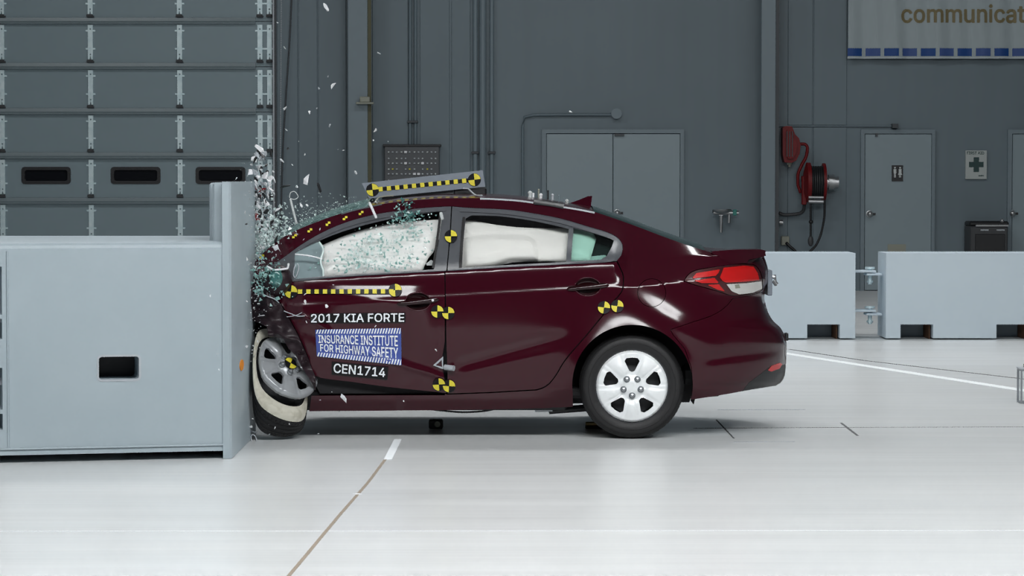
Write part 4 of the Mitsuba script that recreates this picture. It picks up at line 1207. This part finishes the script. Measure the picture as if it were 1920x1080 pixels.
wk = tag(CAR + '__rear_wheel'); labels.pop(wk, None)
M0 = np.eye(4); M0[:3, 3] = [W0[0], W0[1], max(W0[2], RW + .002)]
build_wheel(wk, M0)
M1 = np.eye(4); M1[:3, :3] = np.diag([1, -1, 1]); M1[:3, 3] = [M0[0, 3], WID - .03, M0[2, 3]]
m = lathe(tprof, 60, True).apply_transform(M1); m.invert()
fwk = CAR + '__rear_wheel_001'
add('tyre', m, 'm_tyre', fwk, smooth=40)
add('rim', lathe([(.001, .05), (.222, .02)], 40).apply_transform(M1), 'm_dark_grey', fwk, smooth=40)

# crushed front wheel, turned out and tipped against the barrier
n_ = np.array([.55, -.60, .58]); n_ /= np.linalg.norm(n_)
hub = P(530, 694, .03)
ex = np.cross(n_, [0, 0, 1.0]); ex = -ex / np.linalg.norm(ex)
ez = np.cross(-n_, ex) * -1
if ez[2] < 0:
    ez = -ez
Rm = np.eye(4)
Rm[:3, 1] = -n_            # the wheel's axis runs inwards along +y
Rm[:3, 0] = ex
Rm[:3, 2] = np.cross(ex, -n_)
if Rm[2, 2] < 0:
    Rm[:3, 0] *= -1; Rm[:3, 2] *= -1
spin = trimesh.transformations.rotation_matrix(math.radians(20), [0, 1, 0])
Rm = Rm @ spin
Rm[:3, 3] = hub


def squash(m, cap=False):
    v = m.vertices.copy()
    if not cap:
        hi = P(577, 700, 0)[0] - .08
        d = v[:, 0] - hi
        v[:, 0] = np.where(d > 0, hi + .08 * (1 - np.exp(-np.maximum(d, 0) / .08)), v[:, 0])
        low = np.clip((hub[2] - v[:, 2]) / .3, 0, 1.2)
        v[:, 2] -= .035 * low
    lim = XF + .006
    d = lim + .10 - v[:, 0]
    v[:, 0] = np.where(d > 0, lim + .10 * np.exp(-d / .10), v[:, 0])
    v[:, 2] = np.maximum(v[:, 2], .004)
    return tm(v, m.faces)


wf = tag(CAR + '__front_wheel'); labels.pop(wf, None)
Rc = Rm.copy(); Rc[:3, 3] += n_ * .035 + np.array([.015, 0, .005])
build_wheel(wf, Rm, chalked_shaded=True, squash=squash, place_cap=Rc)

# ------------------------------------------------------------------ crushed front end
def crumple(poly, off, amp, scale, seed, step=3.0):
    def fn(u, v):
        nn = meshkit.fbm(np.stack([u / scale, v / scale, 0 * u + seed], -1), 3)
        r_ = np.abs(nn - .5) * 2
        return P(u, v, S(u, v) + off + amp * (r_ - .4))
    return clip_grid(poly, step, fn, .03)


fk = add('crumpled_fender', crumple(FLAP, -.03, .13, 46, 4), 'm_crumple', CAR, smooth=28, label='torn dark red fender')
wr = Polygon([(469, 560), (472, 500), (500, 470), (560, 440), (600, 470), (600, 560), (600, 700), (590, 720), (540, 640), (500, 640), (476, 640), (468, 620)])
add('crushed_structure', crumple(wr, .22, .22, 16, 9, 4.0), 'm_wreck', CAR, smooth=False, label='dark crushed metal of the engine bay')
# mass of wreck behind, between the barrier and the cabin
blob = trimesh.creation.box((1, 1, 1)).subdivide().subdivide().subdivide().subdivide()
bv = blob.vertices.copy()
x0, x1 = XF + .02, P(575, 600, .5)[0]
bv = np.stack([x0 + (x1 - x0) * (bv[:, 0] + .5), .26 + 1.3 * (bv[:, 1] + .5), .28 + .72 * (bv[:, 2] + .5)], 1)
bv += (np.stack([meshkit.fbm(bv * 9, 3, 2), meshkit.fbm(bv * 9, 3, 5), meshkit.fbm(bv * 9, 3, 8)], -1) - .5) * [.02, .14, .16]
bv[:, 0] = np.maximum(bv[:, 0], XF + .01)
add('crushed_structure', tm(bv, blob.faces), 'm_wreck', CAR, smooth=False)
# folded bonnet sheet against the plate above the fender
hood = Polygon([(470, 545), (471, 505), (480, 488), (498, 470), (520, 500), (500, 520), (500, 545), (480, 548)])
add('folded_bonnet', crumple(hood, .10, .20, 20, 12), 'm_crumple', CAR, smooth=False, label='folded remains of the bonnet')
# mirror
mk = add('wing_mirror', trimesh.creation.icosphere(4, 1).apply_scale([.085, .075, .10]).apply_transform(trimesh.transformations.rotation_matrix(.5, [0, 1, 0])).apply_translation(P(520, 527, .02)), 'm_crumple', CAR, smooth=True, label='dark wing mirror folded against the door')
add('mirror_mount', lathe([(.001, 0), (.03, .0), (.045, .008), (.05, .02)], 24).apply_scale([.8, 1, 1.15]).apply_translation(P(517, 522, -.07)), 'm_shard_dark', mk, smooth=True)
add('torn_strip', tube([P(500, 499, -.06), P(507, 503, -.07), (P(514, 506, -.07)), P(528, 505, -.06), P(539, 503, -.05), P(541, 494, -.04)], .007, 6), 'm_white', mk, smooth=True, label='torn white plastic strip')
add('wire_loop', tube([P(555, 496, .06), P(551, 506, .05), P(550, 516, .05), P(553, 521, .05), P(557, 514, .05), P(560, 500, .06), P(557, 494, .06)], .004, 6), 'm_lightgrey', fd, smooth=True)
add('torn_edge_glint', cat(tube([P(480, 546, -.04), P(500, 555, -.04), P(515, 561, -.03), P(523, 568, -.02)], .004, 6), tube([P(532, 583, -.02), P(545, 588, -.02), P(560, 593, -.02), P(572, 592, -.02)], .004, 6), tube([P(537, 594, -.02), P(552, 592, -.02), P(566, 586, -.02)], .003, 6)), 'm_lightgrey', fk, smooth=True, label='torn edge of the fender with its highlights laid on as pale lines')  # pale tubes stand in for highlights along the torn metal
# bare hinge and torn corner at the foot of the front door
add('torn_corner', clip_grid(Polygon([(812, 685), (831, 668), (831, 692), (827, 691)]).difference(Polygon([(817, 685), (828, 675), (829, 688)])), 2, on_car(-.012), .01), 'm_lightgrey', fd, smooth=False, label='bright torn metal corner')
add('striker_bolt', cyl(P(834, 688.5, .0), P(851, 690.5, -.03), .017, n=14), 'm_lightgrey', rd, smooth=40, label='pale door bolt')

# ------------------------------------------------------------------ stickers
QUAD = {(1, 1): 'y', (-1, -1): 'y', (1, -1): 'k', (-1, 1): 'k'}


def marker(cx, cy, r, parent=CAR, fn=None, rot=0.0, skip_black=False, name='target_marker'):
    fn = fn or on_car(-.010)
    key = key_of(name, parent)
    disc = Point(cx, cy).buffer(r, quad_segs=12)
    scene[key] = mikit.ply(clip_grid(disc, r / 3, fn, .005), 'm_sticker_black', smooth=False)
    for sx, sy in ((1, 1), (-1, -1)):
        q = sbox(min(cx, cx + sx * r), min(cy, cy - sy * r), max(cx, cx + sx * r), max(cy, cy - sy * r))
        if rot:
            q = shapely.affinity.rotate(q, rot, origin=(cx, cy))
        f2 = lambda u, v: fn(u, v) + [0, -.003, 0]
        m = clip_grid(disc.buffer(-.5).intersection(q), r / 3, f2, .003)
        if parent.count('__') < 1:
            add('yellow_quarter', m, 'm_yellow', key, smooth=False)
        else:
            add('yellow_quarter', m, 'm_yellow', parent, smooth=False)


for x, y, r, rot in [(820, 584, 12, 0), (840.5, 587, 12, 0), (823, 721, 12, -4), (842, 724, 12, 3), (1132.5, 576.5, 12, 8), (1157.5, 574, 12, 8), (845.5, 443, 12, 0), (545.5, 547, 12.5, 6), (741, 544, 12.5, -2)]:
    marker(x, y, r, rot=rot)
# marker tape on the door
tp = key_of('marker_tape', CAR)
scene[tp] = mikit.ply(clip_grid(sbox(556, 542.2, 731, 551.2), 4, on_car(-.008), .004), 'm_sticker_black', smooth=False)
labels[tp] = {'label': 'black tape with yellow squares along the front door'}
for k in range(12):
    x = 558.5 + k * 15.9 - .35 * k
    add('yellow_square', clip_grid(sbox(x, 542.6 - .05 * k, x + 8.2, 550.9 - .05 * k), 4, on_car(-.011), .003), 'm_yellow', tp, smooth=False)
# small double dots along the pillar
for x, y in [(491, 481), (552, 443), (581, 432), (615, 419.5), (647, 409), (677, 399.5)]:
    add('pillar_dot', cat(clip_grid(sbox(x - 4.4, y - .2, x + .2, y + 4), 3, on_car(-.010), .004), clip_grid(sbox(x - .2, y - 4, x + 4.4, y + .2), 3, on_car(-.010), .004)), 'm_yellow', CAR, smooth=False)


def text_on_car(text, quad, parent, mat, bold=True, off=-.011, name='lettering', sub=True):
    """lettering spread over a photo quadrilateral: bottom left, bottom right, top right, top left"""
    m = meshkit.text_mesh(text, 1.0, .1, bold)
    v = m.vertices
    u = (v[:, 0] - v[:, 0].min()) / np.ptp(v[:, 0])
    w = v[:, 1]
    w = (w - w.min()) / np.ptp(w)
    vv, ff = np.column_stack([u, w, v[:, 2]]), m.faces
    vv2 = vv * [np.hypot(*(np.array(quad[1]) - quad[0])), np.hypot(*(np.array(quad[3]) - quad[0])), 1]
    vv2, ff = trimesh.remesh.subdivide_to_size(vv2, ff, 14)
    vv = vv2 / [np.hypot(*(np.array(quad[1]) - quad[0])), np.hypot(*(np.array(quad[3]) - quad[0])), 1]
    a, b_, c, d = (np.array(q, float) for q in quad)
    u, w = vv[:, :1], vv[:, 1:2]
    pp = a * (1 - u) * (1 - w) + b_ * u * (1 - w) + c * u * w + d * (1 - u) * w
    out = P(pp[:, 0], pp[:, 1], S(pp[:, 0], pp[:, 1]) + off - vv[:, 2] * .03)
    return add(name, tm(out, ff), mat, parent, smooth=False)


bg = key_of('name_strip', CAR)
scene[bg] = mikit.ply(clip_grid(Polygon([(582, 588), (760, 586), (760, 605), (582, 606)]), 4, on_car(-.008), .003), 'm_sticker_black', smooth=False)
text_on_car('2017 KIA FORTE', [(583, 605), (758, 603.5), (758, 587), (583, 588.5)], bg, 'm_sticker_white')
st_ = key_of('institute_sticker', CAR)
SQ = np.array([(591, 618), (752, 615), (753, 685), (594, 668)], float)
scene[st_] = mikit.ply(clip_grid(Polygon(SQ), 4, on_car(-.008), .003), 'm_sticker_blue', smooth=False)
labels[st_] = {'label': 'blue sticker with white lettering and hatched edges'}


def sq(u, w):
    a, b_, c, d = SQ
    return a * (1 - u) * (1 - w) + b_ * u * (1 - w) + c * u * w + d * (1 - u) * w


text_on_car('INSURANCE INSTITUTE', [sq(.03, .50), sq(.96, .50), sq(.96, .20), sq(.03, .20)], st_, 'm_sticker_white')
text_on_car('FOR HIGHWAY SAFETY', [sq(.045, .80), sq(.96, .83), sq(.96, .53), sq(.045, .53)], st_, 'm_sticker_white')
for (w0, w1) in ((0.0, .155), (.845, 1.0)):
    hs = []
    for k in range(31):
        u = k / 31 + .004
        e_ = (u, w1), (u + .016, w1), (min(u + .036, .998), w0), (min(u + .020, .998), w0)
        hs.append(clip_grid(Polygon([sq(*q) for q in e_]), 8, on_car(-.011), .002))
    add('hatching', cat(hs), 'm_sticker_white', st_, smooth=False, kind='stuff')
cb = key_of('code_strip', CAR)
scene[cb] = mikit.ply(clip_grid(Polygon([(622, 678), (728, 688), (726, 712), (622, 702)]), 4, on_car(-.008), .003), 'm_sticker_black', smooth=False)
text_on_car('CEN1714', [(625, 699), (722, 707.5), (723, 690), (626, 681)], cb, 'm_sticker_white')

# roof rack bar with target markers
rk = thing('roof_target_bar', 'tilted grey plate with two yellow and black target discs on the car roof', 'target bar')
YP = .78
bar_fn = lambda off: (lambda u, v: P(u, v, YP + off + 0 * u))
add('plate', clip_grid(Polygon([(678, 343.5), (905, 319), (910, 350), (692, 372)]), 12, bar_fn(0), .012), 'm_plate_grey', rk, smooth=False)
marker(698.5, 356, 12, rk, bar_fn(-.006), rot=-6)
marker(889.5, 337, 12, rk, bar_fn(-.006), rot=-6)
da = np.array([(711, 354.9), (878, 338.2)])
tpk = key_of('tape', rk)
dvec = (da[1] - da[0]) / np.linalg.norm(da[1] - da[0]); dn = np.array([-dvec[1], dvec[0]])
quad = lambda a, b_, h: Polygon([da[0] + dvec * a - dn * h, da[0] + dvec * b_ - dn * h, da[0] + dvec * b_ + dn * h, da[0] + dvec * a + dn * h])
scene[tpk] = mikit.ply(clip_grid(quad(0, 168, 3.6), 8, bar_fn(-.003), .003), 'm_sticker_black', smooth=False)
for k in range(11):
    a = -1.5 + k * 15.75
    add('yellow_square', clip_grid(quad(a, a + 8, 4.2), 8, bar_fn(-.006), .003), 'm_yellow', tpk, smooth=False)
add('foot', box(*P(850, 0, .8)[[0]], *P(912, 0, .8)[[0]], YP + .02, YP + .16, P(0, 368, .85)[2], P(0, 351, .85)[2], .01), 'm_black', rk, smooth=False)
add('foot', clip_grid(Polygon([(720, 366), (850, 353), (850, 372), (715, 374)]), 12, bar_fn(.03), .02), 'm_dark_grey', rk, smooth=False)
add('strap_wire', tube([P(700, 384, .6), P(706, 375, .7), P(712, 369.5, .74), P(722, 368, .74), P(738, 367, .74)], .005, 6), 'm_beige', rk, smooth=True)
add('strap_wire', tube([P(868, 353.5, .74), P(876, 353.5, .74), P(883, 359, .7), P(890, 365, .62), P(896, 367, .55), P(904, 366.5, .5)], .006, 6), 'm_lightgrey', rk, smooth=True)
# instruments on the roof
ik = thing('roof_sensor_plate', 'small row of pale and dark sensors bolted on the rear of the roof', 'instrument')
add('base', clip_grid(Polygon([(990, 369), (1062, 381), (1062, 385), (990, 373)]), 8, bar_fn(-.0), .12), 'm_offwhite', ik, smooth=False)
for x, y, h, w, mt in [(994, 370, 8, 7, 'm_offwhite'), (1000, 370, 6, 4, 'm_white'), (1010, 371, 15, 3.4, 'm_beige'), (1014, 372, 6, 6, 'm_white'), (1027.5, 374, 16, 3.0, 'm_black'), (1036, 375, 9, 5, 'm_lightgrey'), (1048, 378, 11, 2.2, 'm_wall_trim'), (1058, 380, 8, 2, 'm_wall_trim'), (1063, 384, 7, 6, 'm_offwhite')]:
    p, q = P(x, y, .84), P(x, y - h, .84)
    rr = w / 2 / 295
    add('sensor', cat(cyl(p, q, rr, n=10), trimesh.creation.icosphere(1, rr * 1.25).apply_translation(q)), mt, ik, smooth=40)

# a low lamp block and wheel chock under the car
lb = thing('floor_camera', 'small dark camera block on the floor under the car', 'camera')
p = G(817, 806)
add('body', box(p[0] - .045, p[0] + .045, p[1] + .02, p[1] + .1, .003, .062, .008), 'm_black', lb, smooth=False)
add('lens', cyl([p[0] + .01, p[1] + .021, .035], [p[0] + .01, p[1] - .005, .035], .018, n=16), 'm_beige', lb, smooth=40)
p = G(1104, 806)
ch = thing('wheel_guide', 'small olive and dark fitting on the floor behind the rear tyre', 'fitting')
add('base', box(p[0] - .02, p[0] + .12, p[1] + .05, p[1] + .14, .002, .02, .004), 'm_black', ch, smooth=False)
add('clip', cat(box(p[0] - .02, p[0] + .06, p[1] + .05, p[1] + .08, .02, .045, .006)), 'm_brass', ch, smooth=False)

# ------------------------------------------------------------------ flying debris
def shard(size, flat=.35, seed=0, n=9):
    r_ = np.random.default_rng(seed)
    p = r_.normal(size=(n, 3))
    p /= np.linalg.norm(p, axis=1, keepdims=True)
    p *= (0.6 + .4 * r_.random((n, 1))) * size * np.array([1, flat, .55 + .3 * r_.random()])
    m = trimesh.convex.convex_hull(p)
    m.apply_transform(trimesh.transformations.random_rotation_matrix(r_.random(3)))
    return m


KIND = {'w': ('m_white', 'white plastic'), 'g': ('m_lightgrey', 'grey plastic'), 'k': ('m_black', 'black plastic'), 'r': ('m_red', 'red plastic'), 't': ('m_shard', 'green glass')}
_sd = [100]


def fragment(px, py, s, col, where, Y, long=1.0, ang_=None):
    """s: half size in photo pixels"""
    _sd[0] += 1
    sz = 1.4 * s / 305.0
    m = shard(sz, .3, _sd[0])
    if long > 1:
        m.vertices = m.vertices * [1 / long ** .3, 1, long ** .7]
        m.apply_transform(trimesh.transformations.rotation_matrix(ang_ if ang_ is not None else 0, [0, 1, 0]))
    m.apply_translation(P(px, py, Y))
    mat, txt = KIND[col]
    add('debris_fragment', m, mat, None, smooth=False, label=f'small {txt} fragment flying {where}', cat='fragment', group=f'{txt} fragments {where}')


W_PLUME, W_HIGH, W_FACE, W_CAR = 'in the dense plume above the crushed bonnet', 'through the air high before the back wall', 'in front of the barrier plate', 'before the side of the car'
# the dense plume
r_ = np.random.default_rng(21)
for k in range(185):
    t = r_.random()
    py = 285 + 185 * t ** .8
    px = 492 + r_.normal() * (9 + 8 * t)
    s = 2.4 + 5.6 * r_.random() ** 1.6
    col = r_.choice(['w', 'g', 'k', 'r', 'w'], p=[.36, .20, .24, .02, .18])
    fragment(px, py, s, col, W_PLUME, r_.uniform(.15, .9), 1 + 1.2 * r_.random(), r_.uniform(-1, 1))
for px, py, s, col, lg, a in [(497, 330, 10, 'w', 1.6, .2), (480, 349, 7, 'w', 1, 0), (514, 338, 6, 'w', 1.8, .1), (489, 369, 9, 'k', 1.6, .6), (492, 356, 6, 'r', 2, 1.2), (508, 290, 7, 'k', 1.6, .1), (488, 280, 8, 'w', 2.2, -1.1), (489, 402, 8, 'k', 1, 0), (510, 425, 8, 'k', 1, 0), (473, 398, 8, 'w', 2, .5), (500, 384, 7, 'w', 2, 1.2), (478, 382, 6, 'k', 1.4, 0), (496, 345, 8, 'g', 1.5, .6)]:
    fragment(px, py, s, col, W_PLUME, .3, lg, a)
# high and wide
for px, py, s, col, lg, a in [(611, 14, 9, 'w', 1.5, -.2), (625, 160, 8, 'w', 1.2, .8), (533, 203, 8, 'w', 1.4, 1.4), (534, 89, 5, 'w', 1, 0), (580, 211, 4, 'w', 1.5, -.4), (711, 100, 4, 'w', 1.5, -.6), (703, 245, 5, 'w', 1.7, 1.2), (537, 243, 4, 'w', 1, 0), (573, 341, 9, 'w', 2.4, .35), (644, 282, 3, 'w', 1, 0), (667, 324, 5, 'w', 1.7, -.8), (700, 263, 2.5, 'w', 1, 0), (530, 302, 5, 'w', 1.8, -1.2), (534, 350, 8, 'k', 1.7, 1.3), (598, 350, 9, 'k', 2.2, 0), (598, 362, 2.6, 'w', 1, 0), (540, 278, 5, 'k', 1, 0), (548, 309, 3, 'w', 1, 0), (556, 350, 4, 'w', 2, -.6), (565, 385, 5, 'w', 2, -.4), (576, 385, 3, 'w', 1, 0), (615, 143, 3, 'g', 1.6, 0), (598, 165, 3, 'g', 1.6, 0), (618, 235, 3, 'g', 1.6, .3), (1069, 209, 4, 'w', 1.6, -.9), (571, 290, 3, 'w', 1, 0), (520, 42, 2, 'w', 1, 0), (594, 203, 2, 'g', 1, 0), (728, 265, 2.6, 'g', 1, 0), (634, 280, 2.4, 'g', 1, 0), (560, 265, 2, 'w', 1, 0), (526, 392, 5, 'k', 1, 0)]:
    fragment(px, py, s, col, W_HIGH, .45, lg, a)
add('torn_trim_strip', cat(tube([P(544, 372, .4), P(549, 392, .4), P(556, 420, .4)], .008, 6), tube([P(543, 371, .4), P(545, 361, .4), P(551, 359, .4), P(559, 369, .4), P(552, 374, .4), P(545, 372, .4)], .003, 6)), 'm_offwhite', smooth=True,
    label='thin white torn trim strip with a wire loop flying above the windshield', cat='fragment')
add('torn_trim_strip', box(-.008, .008, -.006, .006, -.055, .055, .005).apply_transform(trimesh.transformations.rotation_matrix(-.42, [0, 1, 0])).apply_translation(P(699, 394, .2)), 'm_white', smooth=False,
    label='stout white plastic strip flying across the roof pillar', cat='fragment')
add('torn_trim_strip', box(-.010, .010, -.006, .006, -.024, .024, .006).apply_transform(trimesh.transformations.rotation_matrix(-.25, [0, 1, 0])).apply_translation(P(828, 405, .2)), 'm_offwhite', smooth=False,
    label='cream plastic piece flying at the top corner of the front window', cat='fragment')
# by the plate
for px, py, s, col, lg, a in [(443, 335, 3, 'w', 1.5, 0), (441, 367, 3, 'w', 1.5, .3), (449, 415, 4, 'w', 1.3, .5), (442, 432, 3, 'w', 1.5, .5), (458, 398, 8, 'w', 1.6, .7), (463, 487, 3.5, 'w', 1.4, 0), (452, 467, 2.5, 'w', 1, 0), (455, 442, 4, 'k', 1.4, 1), (434, 483, 3.5, 'w', 1.6, 0), (436, 504, 2.5, 'w', 1, 0), (395, 555, 3, 'w', 1.3, 1.4), (448, 575, 2.5, 'w', 1, 0), (463, 565, 3, 'w', 1.4, 1.2), (443, 602, 3, 'w', 1, 0), (437, 628, 2.4, 'w', 1, 0), (441, 633, 2.4, 'w', 1, 0), (454, 607, 5, 'w', 1.4, .6), (463, 649, 4, 'w', 1.4, 1.2), (408, 664, 2.2, 'w', 1, 0), (411, 693, 2, 'w', 1, 0), (428, 691, 2, 'w', 1, 0), (448, 779, 3, 'w', 1.6, 1.4), (444, 789, 2.5, 'w', 1, 0), (450, 380, 2.4, 'w', 1, 0), (446, 358, 2.2, 'w', 1, 0), (462, 420, 3, 'k', 1, 0), (460, 366, 2.4, 'w', 1.5, 0)]:
    fragment(px, py, s, col, W_FACE, -.35 if px > 425 else -1.6, lg, a)
# before the car
for px, py, s, col, lg, a in [(519, 465, 8, 'w', 1.3, 1), (524, 470, 5, 'w', 1.2, .4), (570, 449, 3, 'w', 1, 0), (600, 429, 3, 'w', 1, 0), (510, 486, 3, 'w', 1.6, 1), (518, 477, 2, 'w', 1, 0), (492, 507, 3, 'w', 1.4, 1), (490, 592, 5, 'w', 1.6, 1.2), (484, 556, 4, 'w', 1.2, .5), (491, 542, 3, 'w', 1, 0), (479, 564, 2.6, 'w', 1, 0), (572, 566, 3.4, 'w', 1.6, -.3), (611, 574, 4.5, 'w', 1.7, 1.4), (704, 612, 3, 'w', 1.2, 0), (818, 656, 5, 'w', 1.3, 1.4), (645, 749, 8, 'w', 1.5, -.3), (572, 552, 3, 'w', 1.4, .8), (470, 800, 6, 'w', 1, 0), (473, 785, 3, 'w', 1, 0), (478, 767, 3, 'w', 1, 0), (622, 735, 2, 'w', 1, 0), (757, 752, 2, 'w', 1, 0), (600, 750, 2, 'w', 1, 0), (515, 803, 3, 'w', 1.6, .3), (597, 813, 3, 'g', 1, 0), (505, 815, 2.4, 'g', 1, 0), (637, 770, 2.6, 'k', 1, 0), (575, 604, 2.5, 'w', 1, 0), (625, 534, 2.5, 'w', 1.5, 1), (505, 795, 2.6, 'w', 1, 0), (543, 795, 2.4, 'w', 1, 0), (483, 640, 3, 'w', 1, 0), (475, 620, 3, 'w', 1, 0)]:
    fragment(px, py, s, col, W_CAR, -.12, lg, a)
add('torn_trim_strip', shard(.035, .5, 91).apply_transform(np.diag([1.2, .8, .6, 1])).apply_translation(P(476, 809, -.05)), 'm_lightgrey', smooth=False, label='pale grey plastic piece flying low beside the front tyre', cat='fragment')
add('plastic_ring', tube([P(476 + 5 * math.cos(t) + 2 * math.sin(t), 824 + 9 * math.sin(t), -.08) for t in np.linspace(0, 2 * math.pi, 13)], .004, 6), 'm_lightgrey', smooth=True, label='small pale plastic ring near the floor beside the front tyre', cat='fragment')


# glass spray: countless crumbs
def crumbs(n, fx, fy, fY, smin, smax, seed):
    r_ = np.random.default_rng(seed)
    px, py, Y = fx(r_, n), fy(r_, n), fY(r_, n)
    c = P(px, py if not callable(py) else py(px), Y)
    s = (smin + (smax - smin) * r_.random(n) ** 2) / 305.0
    tet = np.array([[1, 1, 1], [1, -1, -1], [-1, 1, -1], [-1, -1, 1]], float)
    v = np.empty((n, 4, 3))
    for i in range(n):
        R = trimesh.transformations.random_rotation_matrix(r_.random(3))[:3, :3]
        v[i] = c[i] + (tet * [1, .8, .6]) @ R.T * s[i]
    f = np.array([[0, 1, 2], [0, 3, 1], [0, 2, 3], [1, 3, 2]])
    return tm(v.reshape(-1, 3), (f[None] + 4 * np.arange(n)[:, None, None]).reshape(-1, 3))


def along_pillar(r_, n):
    return 480 + 230 * r_.random(n) ** 1.25


sx = along_pillar(np.random.default_rng(5), 900)
add('glass_spray', crumbs(900, lambda r_, n: sx, lambda r_, n: top_l(sx) - 2 - np.abs(r_.normal(size=n)) * 26 * np.clip((730 - sx) / 200, .2, 1), lambda r_, n: r_.uniform(.3, 1.4, n), .4, 1.5, 31), 'm_shard_pale', smooth=False,
    label='fine pale glass dust spraying up from the shattered windshield', cat='glass dust', kind='stuff')
add('glass_spray', crumbs(750, lambda r_, n: 500 + r_.normal(size=n) * 26, lambda r_, n: 445 + r_.normal(size=n) * 26, lambda r_, n: r_.uniform(.1, 1.2, n), .8, 4.2, 32), 'm_shard_pale', smooth=False,
    label='thick burst of pale green glass at the foot of the windshield', cat='broken glass', kind='stuff')
add('glass_spray', crumbs(260, lambda r_, n: 500 + r_.normal(size=n) * 16, lambda r_, n: 520 + r_.normal(size=n) * 22, lambda r_, n: r_.uniform(-.1, .05, n), .8, 4.2, 33), 'm_shard', smooth=False,
    label='dark green glass pieces bursting out beside the wing mirror', cat='broken glass', kind='stuff')
add('glass_spray', crumbs(300, lambda r_, n: 475 + r_.normal(size=n) * 14, lambda r_, n: r_.uniform(300, 680, n), lambda r_, n: r_.uniform(-.25, -.05, n), .4, 1.7, 34), 'm_offwhite', smooth=False,
    label='fine white dust along the edge of the barrier plate', cat='dust', kind='stuff')
# green shards of the front window against the airbag
r_ = np.random.default_rng(44)
N = 950
cl = np.array([(765, 402), (765, 418), (690, 465), (680, 480), (660, 500), (735, 450), (760, 480), (720, 500), (700, 450), (640, 490), (780, 440), (740, 505)])
ci = r_.integers(0, len(cl), N)
xy = cl[ci] + r_.normal(size=(N, 2)) * [26, 12]
ok = np.array([HOLE_F.buffer(-2).contains(Point(p)) for p in xy])
xy = xy[ok]
for nm, mt, sel, lab in (('window_glass', 'm_shard_pale', slice(0, None, 2), 'pale broken glass of the front window'), ('window_glass', 'm_shard', slice(1, None, 2), 'green broken glass of the front window')):
    q = xy[sel]
    add(nm, crumbs(len(q), lambda r2, n: q[:, 0], lambda r2, n: q[:, 1], lambda r2, n: S(q[:, 0], q[:, 1]) + r2.uniform(-.01, .03, n), .5, 3.0, 51 + len(q)), mt, fd, smooth=False, label=lab, kind='stuff')
# green smear over the roof rail above the front window
for n_dark, mat_, lab_ in ((80, 'm_shard_dark', 'dark'), (40, 'm_shard', 'mid')):
  q = np.array([(757, 398), (765, 388), (752, 408), (772, 404), (760, 378), (785, 402), (745, 414)])[r_.integers(0, 7, n_dark)] + r_.normal(size=(n_dark, 2)) * [8, 5]
  add('glass_spray', crumbs(n_dark, lambda r2, n: q[:, 0], lambda r2, n: q[:, 1], lambda r2, n: S(q[:, 0], q[:, 1]) - .03, .8, 3.2, 61), mat_, smooth=False,
    label=f'cluster of {lab_} green glass pieces over the roof rail above the front window', cat='broken glass', kind='stuff')
